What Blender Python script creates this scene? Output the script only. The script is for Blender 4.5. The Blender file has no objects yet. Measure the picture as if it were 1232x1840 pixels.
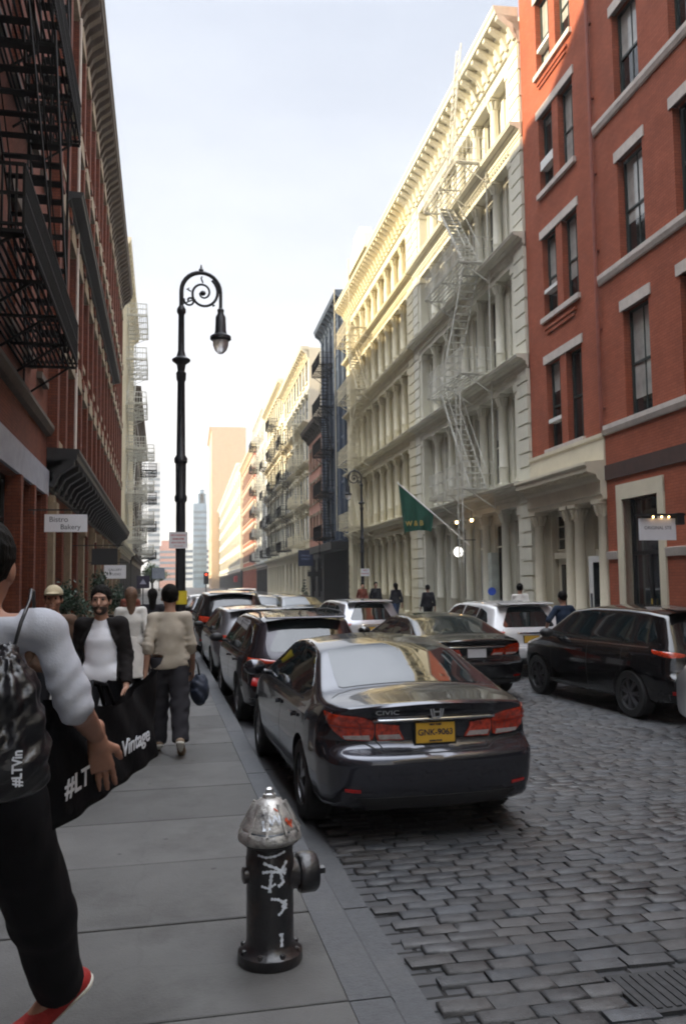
import bpy, bmesh, math, random
import numpy as np
from mathutils import Vector, Matrix
from mathutils.bvhtree import BVHTree
from math import sin, cos, pi, radians, sqrt
S = bpy.context.scene
COL = S.collection
random.seed(7)
RNG = np.random.default_rng(7)

# ---------------------------------------------------------------- camera
cam_d = bpy.data.cameras.new('camera')
cam = bpy.data.objects.new('camera', cam_d); COL.objects.link(cam)
cam_d.sensor_fit = 'VERTICAL'; cam_d.sensor_height = 36.0
cam_d.lens = 36.0*1533/1840
cam_d.clip_start = 0.05; cam_d.clip_end = 5000
YAW, PITCH, ROLL = 0.20982, 0.08201, radians(0.7)
_f = Vector((sin(YAW)*cos(PITCH), cos(YAW)*cos(PITCH), sin(PITCH)))
_r = Vector((cos(YAW), -sin(YAW), 0)); _u = _r.cross(_f)
_r2 = _r*cos(ROLL)-_u*sin(ROLL); _u2 = _u*cos(ROLL)+_r*sin(ROLL)
m = Matrix((_r2, _u2, -_f)).transposed().to_4x4(); m.translation = (0, 0, 1.9)
cam.matrix_world = m
S.camera = cam
S.render.resolution_x, S.render.resolution_y = 685, 1024
cam_d.dof.use_dof = False

# ---------------------------------------------------------------- sky, sun, exposure
SUN_EL, SUN_AZ = radians(23.5), radians(-97)      # azimuth from +Y, clockwise: sun stands to the left, a little behind
W = bpy.data.worlds.new('World'); S.world = W; W.use_nodes = True
nt = W.node_tree; nt.nodes.clear()
out = nt.nodes.new('ShaderNodeOutputWorld'); bg = nt.nodes.new('ShaderNodeBackground')
sky = nt.nodes.new('ShaderNodeTexSky'); sky.sky_type = 'NISHITA'; sky.sun_disc = False
sky.sun_elevation = SUN_EL; sky.sun_rotation = SUN_AZ
sky.air_density = 1.0; sky.dust_density = 3.0; sky.ozone_density = 1.0
tc = nt.nodes.new('ShaderNodeTexCoord'); mp = nt.nodes.new('ShaderNodeMapping'); mp.inputs['Scale'].default_value = (1, 1, 3.0)
nz = nt.nodes.new('ShaderNodeTexNoise'); nz.inputs['Scale'].default_value = 1.6; nz.inputs['Detail'].default_value = 6; nz.inputs['Roughness'].default_value = .55
rmp = nt.nodes.new('ShaderNodeMapRange'); rmp.inputs[1].default_value = .3; rmp.inputs[2].default_value = .7; rmp.inputs[3].default_value = .86; rmp.inputs[4].default_value = .98
mx = nt.nodes.new('ShaderNodeMix'); mx.data_type = 'RGBA'
# thin bright overcast: warmer near the horizon, cooler higher, brightest overhead as overcast skies are
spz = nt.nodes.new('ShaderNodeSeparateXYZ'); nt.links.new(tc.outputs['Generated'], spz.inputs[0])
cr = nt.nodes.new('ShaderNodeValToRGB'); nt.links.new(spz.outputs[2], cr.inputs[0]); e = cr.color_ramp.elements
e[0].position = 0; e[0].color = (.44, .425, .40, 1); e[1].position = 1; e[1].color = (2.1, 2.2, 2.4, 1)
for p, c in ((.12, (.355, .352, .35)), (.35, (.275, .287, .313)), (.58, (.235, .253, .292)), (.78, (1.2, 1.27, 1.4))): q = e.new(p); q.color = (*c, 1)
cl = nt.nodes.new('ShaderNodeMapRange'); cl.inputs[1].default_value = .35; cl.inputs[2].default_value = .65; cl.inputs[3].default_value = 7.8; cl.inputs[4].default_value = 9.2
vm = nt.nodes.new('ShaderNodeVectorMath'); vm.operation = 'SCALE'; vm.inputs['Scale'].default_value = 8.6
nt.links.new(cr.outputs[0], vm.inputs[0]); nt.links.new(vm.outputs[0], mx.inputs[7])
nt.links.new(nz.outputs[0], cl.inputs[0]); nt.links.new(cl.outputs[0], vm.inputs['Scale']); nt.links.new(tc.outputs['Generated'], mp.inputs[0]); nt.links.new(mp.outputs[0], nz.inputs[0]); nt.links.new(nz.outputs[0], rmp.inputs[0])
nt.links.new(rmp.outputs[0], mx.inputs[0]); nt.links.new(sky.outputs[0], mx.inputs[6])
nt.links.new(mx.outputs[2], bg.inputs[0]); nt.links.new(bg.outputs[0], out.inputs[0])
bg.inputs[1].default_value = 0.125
sun_d = bpy.data.lights.new('sun', 'SUN'); sun_d.energy = 4.0; sun_d.angle = radians(1.2); sun_d.color = (1, .84, .6)
sun = bpy.data.objects.new('sun', sun_d); COL.objects.link(sun)
sd = Vector((sin(SUN_AZ)*cos(SUN_EL), cos(SUN_AZ)*cos(SUN_EL), sin(SUN_EL)))
sun.rotation_euler = sd.to_track_quat('Z', 'Y').to_euler()
S.view_settings.view_transform = 'Standard'; S.view_settings.look = 'None'
S.view_settings.exposure = 1.6; S.view_settings.gamma = 1
S.cycles.max_bounces = 6; S.cycles.diffuse_bounces = 3; S.cycles.glossy_bounces = 3
S.cycles.volume_bounces = 0
S.cycles.use_denoising = True
S.cycles.filter_width = 2.0

# ---------------------------------------------------------------- materials
MAT = {}
def mat(name, col, rough=.8, metal=0., var=.25, scale=3., bump=0., bscale=60., spec=.5, coat=0., emit=None, estr=0., warp=(1, 1, 1), dirt=None, dscale=1.2, damt=.5, grime_pow=1.0):
    if name in MAT: return MAT[name]
    m = bpy.data.materials.new(name); m.use_nodes = True
    n = m.node_tree.nodes; l = m.node_tree.links
    b = n['Principled BSDF']
    b.inputs['Roughness'].default_value = rough; b.inputs['Metallic'].default_value = metal
    b.inputs['Specular IOR Level'].default_value = spec
    if coat: b.inputs['Coat Weight'].default_value = coat; b.inputs['Coat Roughness'].default_value = .04
    t = n.new('ShaderNodeTexCoord'); mp = n.new('ShaderNodeMapping'); mp.inputs['Scale'].default_value = warp
    l.new(t.outputs['Object'], mp.inputs[0])
    nz = n.new('ShaderNodeTexNoise'); nz.inputs['Scale'].default_value = scale; nz.inputs['Detail'].default_value = 8; nz.inputs['Roughness'].default_value = .65
    l.new(mp.outputs[0], nz.inputs[0])
    cr = n.new('ShaderNodeValToRGB')
    c = np.array(col[:3])
    cr.color_ramp.elements[0].position = .3; cr.color_ramp.elements[1].position = .7
    cr.color_ramp.elements[0].color = (*np.clip(c*(1-var), 0, 1), 1); cr.color_ramp.elements[1].color = (*np.clip(c*(1+var), 0, 1), 1)
    l.new(nz.outputs[0], cr.inputs[0]); outc = cr.outputs[0]
    if dirt is not None:
        n2 = n.new('ShaderNodeTexNoise'); n2.inputs['Scale'].default_value = dscale; n2.inputs['Detail'].default_value = 10; n2.inputs['Roughness'].default_value = .7
        l.new(mp.outputs[0], n2.inputs[0])
        mr = n.new('ShaderNodeMapRange'); mr.inputs[1].default_value = .5; mr.inputs[2].default_value = .68; mr.inputs[4].default_value = damt
        l.new(n2.outputs[0], mr.inputs[0])
        mxx = n.new('ShaderNodeMix'); mxx.data_type = 'RGBA'; l.new(mr.outputs[0], mxx.inputs[0]); l.new(outc, mxx.inputs[6]); mxx.inputs[7].default_value = (*dirt, 1)
        outc = mxx.outputs[2]
    l.new(outc, b.inputs['Base Color'])
    if bump:
        nb = n.new('ShaderNodeTexNoise'); nb.inputs['Scale'].default_value = bscale; nb.inputs['Detail'].default_value = 6
        l.new(mp.outputs[0], nb.inputs[0])
        bp = n.new('ShaderNodeBump'); bp.inputs['Strength'].default_value = bump; bp.inputs['Distance'].default_value = .02
        l.new(nb.outputs[0], bp.inputs['Height']); l.new(bp.outputs[0], b.inputs['Normal'])
    if emit: b.inputs['Emission Color'].default_value = (*emit, 1); b.inputs['Emission Strength'].default_value = estr
    MAT[name] = m
    return m

def brickmat(name, c1, c2, mortar, bw=.215, bh=.075, rough=.9, var=.3, mort=.008, plane='xz', bump=.5):
    if name in MAT: return MAT[name]
    m = bpy.data.materials.new(name); m.use_nodes = True
    n = m.node_tree.nodes; l = m.node_tree.links; b = n['Principled BSDF']; b.inputs['Roughness'].default_value = rough
    b.inputs['Specular IOR Level'].default_value = .25
    t = n.new('ShaderNodeTexCoord'); sp = n.new('ShaderNodeSeparateXYZ'); cb = n.new('ShaderNodeCombineXYZ'); l.new(t.outputs['Object'], sp.inputs[0])
    if plane == 'xz':
        ad = n.new('ShaderNodeMath'); ad.operation = 'ADD'; l.new(sp.outputs[0], ad.inputs[0]); l.new(sp.outputs[1], ad.inputs[1])
        l.new(ad.outputs[0], cb.inputs[0]); l.new(sp.outputs[2], cb.inputs[1])
    else:
        l.new(sp.outputs[0], cb.inputs[0]); l.new(sp.outputs[1], cb.inputs[1])
    br = n.new('ShaderNodeTexBrick'); br.inputs['Scale'].default_value = 1; br.inputs['Brick Width'].default_value = bw; br.inputs['Row Height'].default_value = bh
    br.inputs['Mortar Size'].default_value = mort; br.inputs['Mortar Smooth'].default_value = .4; br.inputs['Bias'].default_value = 0
    br.inputs['Color1'].default_value = (*c1, 1); br.inputs['Color2'].default_value = (*c2, 1); br.inputs['Mortar'].default_value = (*mortar, 1)
    l.new(cb.outputs[0], br.inputs[0])
    nz = n.new('ShaderNodeTexNoise'); nz.inputs['Scale'].default_value = .9; nz.inputs['Detail'].default_value = 9; nz.inputs['Roughness'].default_value = .7; l.new(t.outputs['Object'], nz.inputs[0])
    mr = n.new('ShaderNodeMapRange'); mr.inputs[1].default_value = .3; mr.inputs[2].default_value = .7; mr.inputs[3].default_value = 1-var; mr.inputs[4].default_value = 1+var; l.new(nz.outputs[0], mr.inputs[0])
    mm = n.new('ShaderNodeMix'); mm.data_type = 'RGBA'; mm.blend_type = 'MULTIPLY'; mm.inputs[0].default_value = 1; l.new(br.outputs[0], mm.inputs[6]); l.new(mr.outputs[0], mm.inputs[7])
    l.new(mm.outputs[2], b.inputs['Base Color'])
    bp = n.new('ShaderNodeBump'); bp.inputs['Strength'].default_value = bump; bp.inputs['Distance'].default_value = .01; bp.invert = True
    l.new(br.outputs[1], bp.inputs['Height']); l.new(bp.outputs[0], b.inputs['Normal'])
    MAT[name] = m
    return m

def panemat(name='window_glass', dark=(.012, .016, .018), pale=(.5, .5, .46), thr=.45):
    """window glass over a roller blind: the blind's drop differs from window to window"""
    if name in MAT: return MAT[name]
    m = bpy.data.materials.new(name); m.use_nodes = True
    n = m.node_tree.nodes; l = m.node_tree.links; b = n['Principled BSDF']
    b.inputs['Roughness'].default_value = .03; b.inputs['Specular IOR Level'].default_value = .9
    oi = n.new('ShaderNodeObjectInfo'); t = n.new('ShaderNodeTexCoord'); sp = n.new('ShaderNodeSeparateXYZ'); l.new(t.outputs['Generated'], sp.inputs[0])
    r2 = n.new('ShaderNodeMath'); r2.operation = 'MULTIPLY_ADD'; r2.inputs[1].default_value = 1.6; r2.inputs[2].default_value = thr-.6; l.new(oi.outputs['Random'], r2.inputs[0])
    gt = n.new('ShaderNodeMath'); gt.operation = 'GREATER_THAN'; l.new(sp.outputs[2], gt.inputs[0]); l.new(r2.outputs[0], gt.inputs[1])
    mx = n.new('ShaderNodeMix'); mx.data_type = 'RGBA'; mx.inputs[6].default_value = (*dark, 1); mx.inputs[7].default_value = (*pale, 1); l.new(gt.outputs[0], mx.inputs[0])
    nz = n.new('ShaderNodeTexNoise'); nz.inputs['Scale'].default_value = 2.; l.new(t.outputs['Object'], nz.inputs[0])
    m2 = n.new('ShaderNodeMix'); m2.data_type = 'RGBA'; m2.blend_type = 'MULTIPLY'; m2.inputs[0].default_value = 1
    mr = n.new('ShaderNodeMapRange'); mr.inputs[3].default_value = .3; mr.inputs[4].default_value = 1.2; l.new(nz.outputs[0], mr.inputs[0])
    l.new(mx.outputs[2], m2.inputs[6]); l.new(mr.outputs[0], m2.inputs[7]); l.new(m2.outputs[2], b.inputs['Base Color'])
    bp = n.new('ShaderNodeBump'); bp.inputs['Strength'].default_value = .08; n3 = n.new('ShaderNodeTexNoise'); n3.inputs['Scale'].default_value = 1.3; l.new(t.outputs['Object'], n3.inputs[0])
    l.new(n3.outputs[0], bp.inputs['Height']); l.new(bp.outputs[0], b.inputs['Normal'])
    MAT[name] = m
    return m

# ---------------------------------------------------------------- mesh building
class MB:
    def __init__(s): s.v = []; s.f = []; s.m = []; s.mi = 0
    def mat(s, i): s.mi = i; return s
    def add(s, vs, fs):
        o = len(s.v); s.v += [tuple(map(float, v)) for v in vs]
        s.f += [tuple(i+o for i in f) for f in fs]; s.m += [s.mi]*len(fs)
        return s
    def box(s, x0, x1, y0, y1, z0, z1):
        return s.add([(x0, y0, z0), (x1, y0, z0), (x1, y1, z0), (x0, y1, z0), (x0, y0, z1), (x1, y0, z1), (x1, y1, z1), (x0, y1, z1)],
                     [(0, 3, 2, 1), (4, 5, 6, 7), (0, 1, 5, 4), (1, 2, 6, 5), (2, 3, 7, 6), (3, 0, 4, 7)])
    def bar(s, p, q, w, h=None):
        p, q = Vector(p), Vector(q); h = h or w; d = (q-p).normalized()
        up = Vector((0, 0, 1)) if abs(d.z) < .95 else Vector((0, 1, 0))
        a = d.cross(up).normalized()*w/2; b = a.cross(d).normalized()*h/2
        vs = [e+i*a+j*b for e in (p, q) for i, j in ((-1, -1), (1, -1), (1, 1), (-1, 1))]
        return s.add(vs, [(0, 1, 2, 3), (7, 6, 5, 4), (0, 4, 5, 1), (1, 5, 6, 2), (2, 6, 7, 3), (3, 7, 4, 0)])
    def tube(s, pts, r, n=8, caps=True):
        pts = [Vector(p) for p in pts]; k = len(pts)
        rs = r if isinstance(r, (list, tuple)) else [r]*k
        o = len(s.v); ref = None
        for i, p in enumerate(pts):
            d = (pts[min(i+1, k-1)]-pts[max(i-1, 0)]).normalized()
            if ref is None: ref = d.orthogonal().normalized()
            a = (ref-d*ref.dot(d)).normalized(); ref = a; b = d.cross(a)
            for j in range(n):
                t = 2*pi*j/n; s.v.append(tuple(p+(a*cos(t)+b*sin(t))*rs[i]))
        for i in range(k-1):
            for j in range(n):
                s.f.append((o+i*n+j, o+i*n+(j+1) % n, o+(i+1)*n+(j+1) % n, o+(i+1)*n+j)); s.m.append(s.mi)
        if caps:
            s.f.append(tuple(o+j for j in reversed(range(n)))); s.f.append(tuple(o+(k-1)*n+j for j in range(n))); s.m += [s.mi]*2
        return s
    def lathe(s, prof, n=20, c=(0, 0, 0), axis='z', sc=(1, 1)):
        o = len(s.v); k = len(prof)
        for r, z in prof:
            for j in range(n):
                t = 2*pi*j/n; a, b = r*cos(t)*sc[0], r*sin(t)*sc[1]
                p = {'z': (a, b, z), 'x': (z, a, b), 'y': (b, z, a)}[axis]
                s.v.append((p[0]+c[0], p[1]+c[1], p[2]+c[2]))
        for i in range(k-1):
            for j in range(n):
                s.f.append((o+i*n+j, o+i*n+(j+1) % n, o+(i+1)*n+(j+1) % n, o+(i+1)*n+j)); s.m.append(s.mi)
        s.f.append(tuple(o+j for j in reversed(range(n)))); s.f.append(tuple(o+(k-1)*n+j for j in range(n))); s.m += [s.mi]*2
        return s
    def prism(s, poly, a0, a1, axis='x'):
        """poly: 2-D points; extruded along axis. x -> (y,z), y -> (x,z), z -> (x,y)"""
        def P(u, v, a): return {'x': (a, u, v), 'y': (u, a, v), 'z': (u, v, a)}[axis]
        k = len(poly); vs = [P(u, v, a0) for u, v in poly]+[P(u, v, a1) for u, v in poly]
        fs = [tuple(range(k)), tuple(reversed(range(k, 2*k)))]+[(i, k+i, k+(i+1) % k, (i+1) % k) for i in range(k)]
        return s.add(vs, fs)
    def build(s, name, mats, parent=None, smooth=False, loc=None, recalc=True):
        me = s.mesh(name, mats, smooth, recalc)
        return link(name, me, parent, loc)
    def mesh(s, name, mats, smooth=False, recalc=True):
        me = bpy.data.meshes.new(name); me.from_pydata(s.v, [], s.f)
        if not isinstance(mats, (list, tuple)): mats = [mats]
        for q in mats: me.materials.append(q)
        if len(mats) > 1: me.polygons.foreach_set('material_index', s.m)
        if recalc:
            bm = bmesh.new(); bm.from_mesh(me); bmesh.ops.recalc_face_normals(bm, faces=bm.faces); bm.to_mesh(me); bm.free()
        if smooth: shade(me, smooth)
        return me
def shade(me, ang):
    me.polygons.foreach_set('use_smooth', [True]*len(me.polygons))
    if ang is not True:
        try: me.set_sharp_from_angle(angle=radians(ang))
        except Exception: pass
def link(name, data, parent=None, loc=None, rot=None):
    o = bpy.data.objects.new(name, data); COL.objects.link(o)
    if parent is not None: o.parent = parent
    if loc is not None: o.location = loc
    if rot is not None: o.rotation_euler = rot
    return o
def tag(o, label, cat, group=None):
    o['label'] = label; o['category'] = cat
    if group: o['group'] = group
    return o
def thing(name, label, cat, loc=(0, 0, 0), rz=0, group=None):
    return tag(link(name, None, None, loc, (0, 0, rz)), label, cat, group)
def struct(o, kind='structure'): o['kind'] = kind; return o
def kids(o): return [c for c in bpy.data.objects if c.parent == o]
def dup(src, loc, rz=0, label=None, group=None):
    ch = CH.get(src.name) or kids(src); CH[src.name] = ch
    r = src.copy(); COL.objects.link(r); r.location = loc; r.rotation_euler = (0, 0, rz)
    if label: r['label'] = label
    if group: r['group'] = group
    for c in ch:
        d = c.copy(); COL.objects.link(d); d.parent = r
        for g in kids(c):
            e = g.copy(); COL.objects.link(e); e.parent = d
    return r
CH = {}
def textmesh(s, size, mat_, name, parent, loc, rot, ext=.002, sx=1., align='CENTER', bold=0.):
    cu = bpy.data.curves.new(name, 'FONT'); cu.body = s; cu.size = size; cu.extrude = ext; cu.align_x = align; cu.align_y = 'CENTER'; cu.offset = bold
    t = bpy.data.objects.new(name, cu); COL.objects.link(t)
    dg = bpy.context.evaluated_depsgraph_get(); me = bpy.data.meshes.new_from_object(t.evaluated_get(dg)); bpy.data.objects.remove(t)
    me.materials.clear(); me.materials.append(mat_)
    o = link(name, me, parent, loc, rot); o.scale = (sx, 1, 1)
    return o
# ================================================================ setting
XL, XR, RA = -3.05, 11.1, radians(1.75)
KX = 0.78                                    # kerb edge, left sidewalk
def kerbR(y): return 8.25+y*math.tan(RA)
SW = .15
M_road = brickmat('cobble_far', (.05, .052, .056), (.075, .076, .08), (.012, .012, .012), .24, .125, rough=.55, var=.35, mort=.012, plane='xy', bump=.9)
M_conc = mat('sidewalk_concrete', (.100, .099, .096), .8, var=.16, scale=2.2, bump=.25, bscale=90, dirt=(.04, .039, .037), dscale=1.3, damt=.65)
M_granite = mat('kerb_granite', (.068, .071, .076), .7, var=.2, scale=30, bump=.3, bscale=70, dirt=(.1, .1, .1), dscale=3)
# trodden-in gum and small stains belong to the paving
n_ = M_conc.node_tree.nodes; l_ = M_conc.node_tree.links; bs = n_['Principled BSDF']; src = bs.inputs['Base Color'].links[0].from_socket
tcx = n_.new('ShaderNodeTexCoord'); vo = n_.new('ShaderNodeTexVoronoi'); vo.inputs['Scale'].default_value = 3.2; l_.new(tcx.outputs['Object'], vo.inputs[0])
nx = n_.new('ShaderNodeTexNoise'); nx.inputs['Scale'].default_value = 18; l_.new(tcx.outputs['Object'], nx.inputs[0])
ad = n_.new('ShaderNodeMath'); ad.operation = 'MULTIPLY_ADD'; ad.inputs[1].default_value = .09; l_.new(nx.outputs[0], ad.inputs[0]); l_.new(vo.outputs['Distance'], ad.inputs[2])
mr = n_.new('ShaderNodeMapRange'); mr.inputs[1].default_value = .115; mr.inputs[2].default_value = .095; mr.inputs[3].default_value = 0; mr.inputs[4].default_value = .7; l_.new(ad.outputs[0], mr.inputs[0])
v2 = n_.new('ShaderNodeTexVoronoi'); v2.feature = 'DISTANCE_TO_EDGE'; v2.inputs['Scale'].default_value = .55; nd = n_.new('ShaderNodeTexNoise'); nd.inputs['Scale'].default_value = 3; nd.inputs['Detail'].default_value = 8; l_.new(tcx.outputs['Object'], nd.inputs[0])
mxv = n_.new('ShaderNodeMix'); mxv.data_type = 'VECTOR'; mxv.inputs[0].default_value = .25; l_.new(tcx.outputs['Object'], mxv.inputs[4]); l_.new(nd.outputs['Color'], mxv.inputs[5]); l_.new(mxv.outputs[1], v2.inputs[0])
m3 = n_.new('ShaderNodeMapRange'); m3.inputs[1].default_value = .006; m3.inputs[2].default_value = .002; m3.inputs[3].default_value = 0; m3.inputs[4].default_value = .12; l_.new(v2.outputs['Distance'], m3.inputs[0])
mxm = n_.new('ShaderNodeMath'); mxm.operation = 'MAXIMUM'; l_.new(mr.outputs[0], mxm.inputs[0]); l_.new(m3.outputs[0], mxm.inputs[1])
mg = n_.new('ShaderNodeMix'); mg.data_type = 'RGBA'; l_.new(mxm.outputs[0], mg.inputs[0]); l_.new(src, mg.inputs[6]); mg.inputs[7].default_value = (.03, .03, .03, 1)
# each slab was poured and patched at its own time: a tone per slab, stored on the mesh
at_ = n_.new('ShaderNodeAttribute'); at_.attribute_name = 'tone'; mt = n_.new('ShaderNodeMix'); mt.data_type = 'RGBA'; mt.blend_type = 'MULTIPLY'; mt.inputs[0].default_value = 1
l_.new(mg.outputs[2], mt.inputs[6]); l_.new(at_.outputs['Color'], mt.inputs[7]); l_.new(mt.outputs[2], bs.inputs['Base Color'])
b = MB(); b.add([(-130, -60, -.12), (130, -60, -.12), (130, 620, -.12), (-130, 620, -.12)], [(0, 1, 2, 3)])
struct(b.build('ground', mat('ground_dirt', (.1, .095, .09), .95)))
b = MB(); xa = .985
NY = [-58, 0, 20, 60, 120, 250, 450]
vs = []; fs = []
for y in NY: vs += [(xa, y, -.05), (kerbR(y)+.02, y, -.05)]
for i in range(len(NY)-1): fs.append((2*i, 2*i+1, 2*i+3, 2*i+2))
b.add(vs, fs); struct(b.build('road', M_road))
# individual granite setts near the camera (countless: stuff)
def setts():
    V = []; F = []; y = 1.2; row = 0
    while y < 30:
        rh = .118+RNG.uniform(-.009, .010)
        x = 1.16+RNG.uniform(-.1, .05) if row % 1 == 0 else 1.1
        x = 1.0+.2*((row % 2)*.6)+RNG.uniform(0, .04)
        while x < kerbR(y)-.02:
            w = RNG.uniform(.19, .27)
            if x < 1.22 and y > 1: x += w+.012; continue
            g = .008+.005*RNG.random(); h = RNG.normal(0, .0022)+.011; e = .014+RNG.random()*.008
            if 2.10 < x+w/2 < 2.74 and 3.56 < y < 3.96: x += w+.01; continue
            wob = lambda: RNG.uniform(-.005, .005)
            x0, x1, y0, y1 = x+g/2, x+w-g/2, y+g/2, y+rh-g/2
            o = len(V)
            c = [(x0+wob(), y0+wob()), (x1+wob(), y0+wob()), (x1+wob(), y1+wob()), (x0+wob(), y1+wob())]
            cx, cy = (x0+x1)/2, (y0+y1)/2
            tilt = RNG.normal(0, .011, 2)
            def Z(p, base): return base+(p[0]-cx)*tilt[0]+(p[1]-cy)*tilt[1]
            V += [(p[0], p[1], -.02) for p in c]
            V += [(p[0], p[1], Z(p, h-.009)) for p in c]
            ins = [(cx+(p[0]-cx)*(1-e/(w/2)), cy+(p[1]-cy)*(1-e/(rh/2))) for p in c]
            V += [(p[0], p[1], Z(p, h)) for p in ins]
            for k in (0, 4):
                for j in range(4): F.append((o+k+j, o+k+(j+1) % 4, o+k+4+(j+1) % 4, o+k+4+j))
            F.append((o+8, o+9, o+10, o+11))
            x += w
        y += rh; row += 1
    me = bpy.data.meshes.new('granite_setts'); me.from_pydata(V, [], F); shade(me, 62)
    # per-stone tone as a mesh attribute
    at = me.color_attributes.new('tone', 'FLOAT_COLOR', 'POINT'); n = len(V)//12
    tone = np.repeat(RNG.uniform(.68, 1.25, n), 12); wm = np.repeat(RNG.uniform(-.06, .06, n), 12)
    arr = np.ones((len(V), 4)); arr[:, 0] = tone*(1+wm); arr[:, 1] = tone; arr[:, 2] = tone*(1-wm)
    at.data.foreach_set('color', arr.ravel())
    m = mat('granite_sett', (.048, .049, .051), .48, var=.3, scale=14, bump=.35, bscale=110, spec=.55, dirt=(.035, .035, .035), dscale=.9, damt=.55)
    n_ = m.node_tree.nodes; l = m.node_tree.links; bs = n_['Principled BSDF']; src = bs.inputs['Base Color'].links[0].from_socket
    a = n_.new('ShaderNodeAttribute'); a.attribute_name = 'tone'; mm = n_.new('ShaderNodeMix'); mm.data_type = 'RGBA'; mm.blend_type = 'MULTIPLY'; mm.inputs[0].default_value = 1
    l.new(src, mm.inputs[6]); l.new(a.outputs['Color'], mm.inputs[7]); l.new(mm.outputs[2], bs.inputs['Base Color'])
    nn = n_.new('ShaderNodeTexNoise'); nn.inputs['Scale'].default_value = 1.1; nn.inputs['Detail'].default_value = 5
    tcc = n_.new('ShaderNodeTexCoord'); l.new(tcc.outputs['Object'], nn.inputs[0])
    mr = n_.new('ShaderNodeMapRange'); mr.inputs[1].default_value = .35; mr.inputs[2].default_value = .65; mr.inputs[3].default_value = .32; mr.inputs[4].default_value = .68
    l.new(nn.outputs[0], mr.inputs[0]); l.new(mr.outputs[0], bs.inputs['Roughness'])
    me.materials.append(m)
    struct(link('granite_setts', me, None, (0, 0, -.036)), 'stuff')
setts()
# cast-iron drain cover in the setts
b = MB(); b.box(2.12, 2.72, 3.60, 3.98, -.05, .006)
for i in range(12): b.box(2.14+i*.048, 2.168+i*.048, 3.63, 3.95, .006, .012)
tag(b.build('drain_cover', mat('drain_iron', (.035, .036, .038), .7, metal=.2, var=.4, scale=20)), 'dark iron ribbed drain cover set in the cobbles', 'drain cover').location.z = -.036
# concrete gutter strip and granite kerb, in stones
b = MB(); y = -10
while y < 60:
    L_ = 1.9+RNG.uniform(-.2, .2); b.box(.985, 1.215, y+.006, y+L_-.006, -.1, .012+RNG.uniform(-.002, .002)); y += L_
struct(b.build('gutter', M_granite)).location.z = -.05
b = MB(); y = -10; zz = 0
while y < 400:
    L_ = 2.2+RNG.uniform(-.5, .6) if y < 60 else 30
    k = .006; x0, x1 = KX+.001, .98+RNG.uniform(-.004, .004)
    b.prism([(x0, -.1), (x1, -.1), (x1, SW-.03), (x1-.02, SW-.004), (x0, SW-.004)], y+k, y+L_-k, 'y'); y += L_
struct(b.build('kerb', M_granite))
# sidewalk slabs, left (one mesh, real joints)
def slabs(name, ex, ys, z, m, wall=None):
    b = MB()
    for j in range(len(ys)-1):
        y0, y1 = ys[j]+.009, ys[j+1]-.009
        xs = ex((y0+y1)/2)
        for i in range(len(xs)-1):
            x0, x1 = xs[i]+(.004), xs[i+1]-.002; dz = RNG.uniform(-.002, .002); e = .006
            o = [(x0, y0), (x1, y0), (x1, y1), (x0, y1)]; q = [(x0+e, y0+e), (x1-e, y0+e), (x1-e, y1-e), (x0+e, y1-e)]
            b.add([(a, c, z-.05) for a, c in o]+[(a, c, z-e*.7+dz) for a, c in o]+[(a, c, z+dz) for a, c in q],
                  [(0, 1, 5, 4), (1, 2, 6, 5), (2, 3, 7, 6), (3, 0, 4, 7), (4, 5, 9, 8), (5, 6, 10, 9), (6, 7, 11, 10), (7, 4, 8, 11), (8, 9, 10, 11)])
    me = b.mesh(name, m, recalc=False); at = me.color_attributes.new('tone', 'FLOAT_COLOR', 'POINT'); n = len(me.vertices)//12
    arr = np.ones((n*12, 4)); arr[:, :3] = np.repeat(RNG.uniform(.78, 1.18, n), 12)[:, None]; at.data.foreach_set('color', arr.ravel())
    return struct(link(name, me))
ys = [-8+.0]; 
while ys[-1] < 40: ys.append(ys[-1]+1.0)
ys = [y-.34 for y in ys]
while ys[-1] < 130: ys.append(ys[-1]+4)
slabs('sidewalk', lambda y: [XL-.3, -1.2, KX], ys, SW, M_conc)
b = MB(); b.box(XL-.4, KX-.002, -58, 450, -.05, SW-.03); struct(b.build('sidewalk_base', mat('joint_dark', (.05, .05, .048), .95)))
b = MB(); b.add([(kerbR(-58), -58, SW), (14, -58, SW), (14+14, 450, SW), (kerbR(450), 450, SW), (kerbR(-58), -58, -.05), (kerbR(450), 450, -.05)], [(0, 1, 2, 3), (0, 3, 5, 4)])
struct(b.build('sidewalk_far', mat('sidewalk_far_concrete', (.10, .10, .098), .8, var=.16, scale=2), recalc=False))

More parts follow.
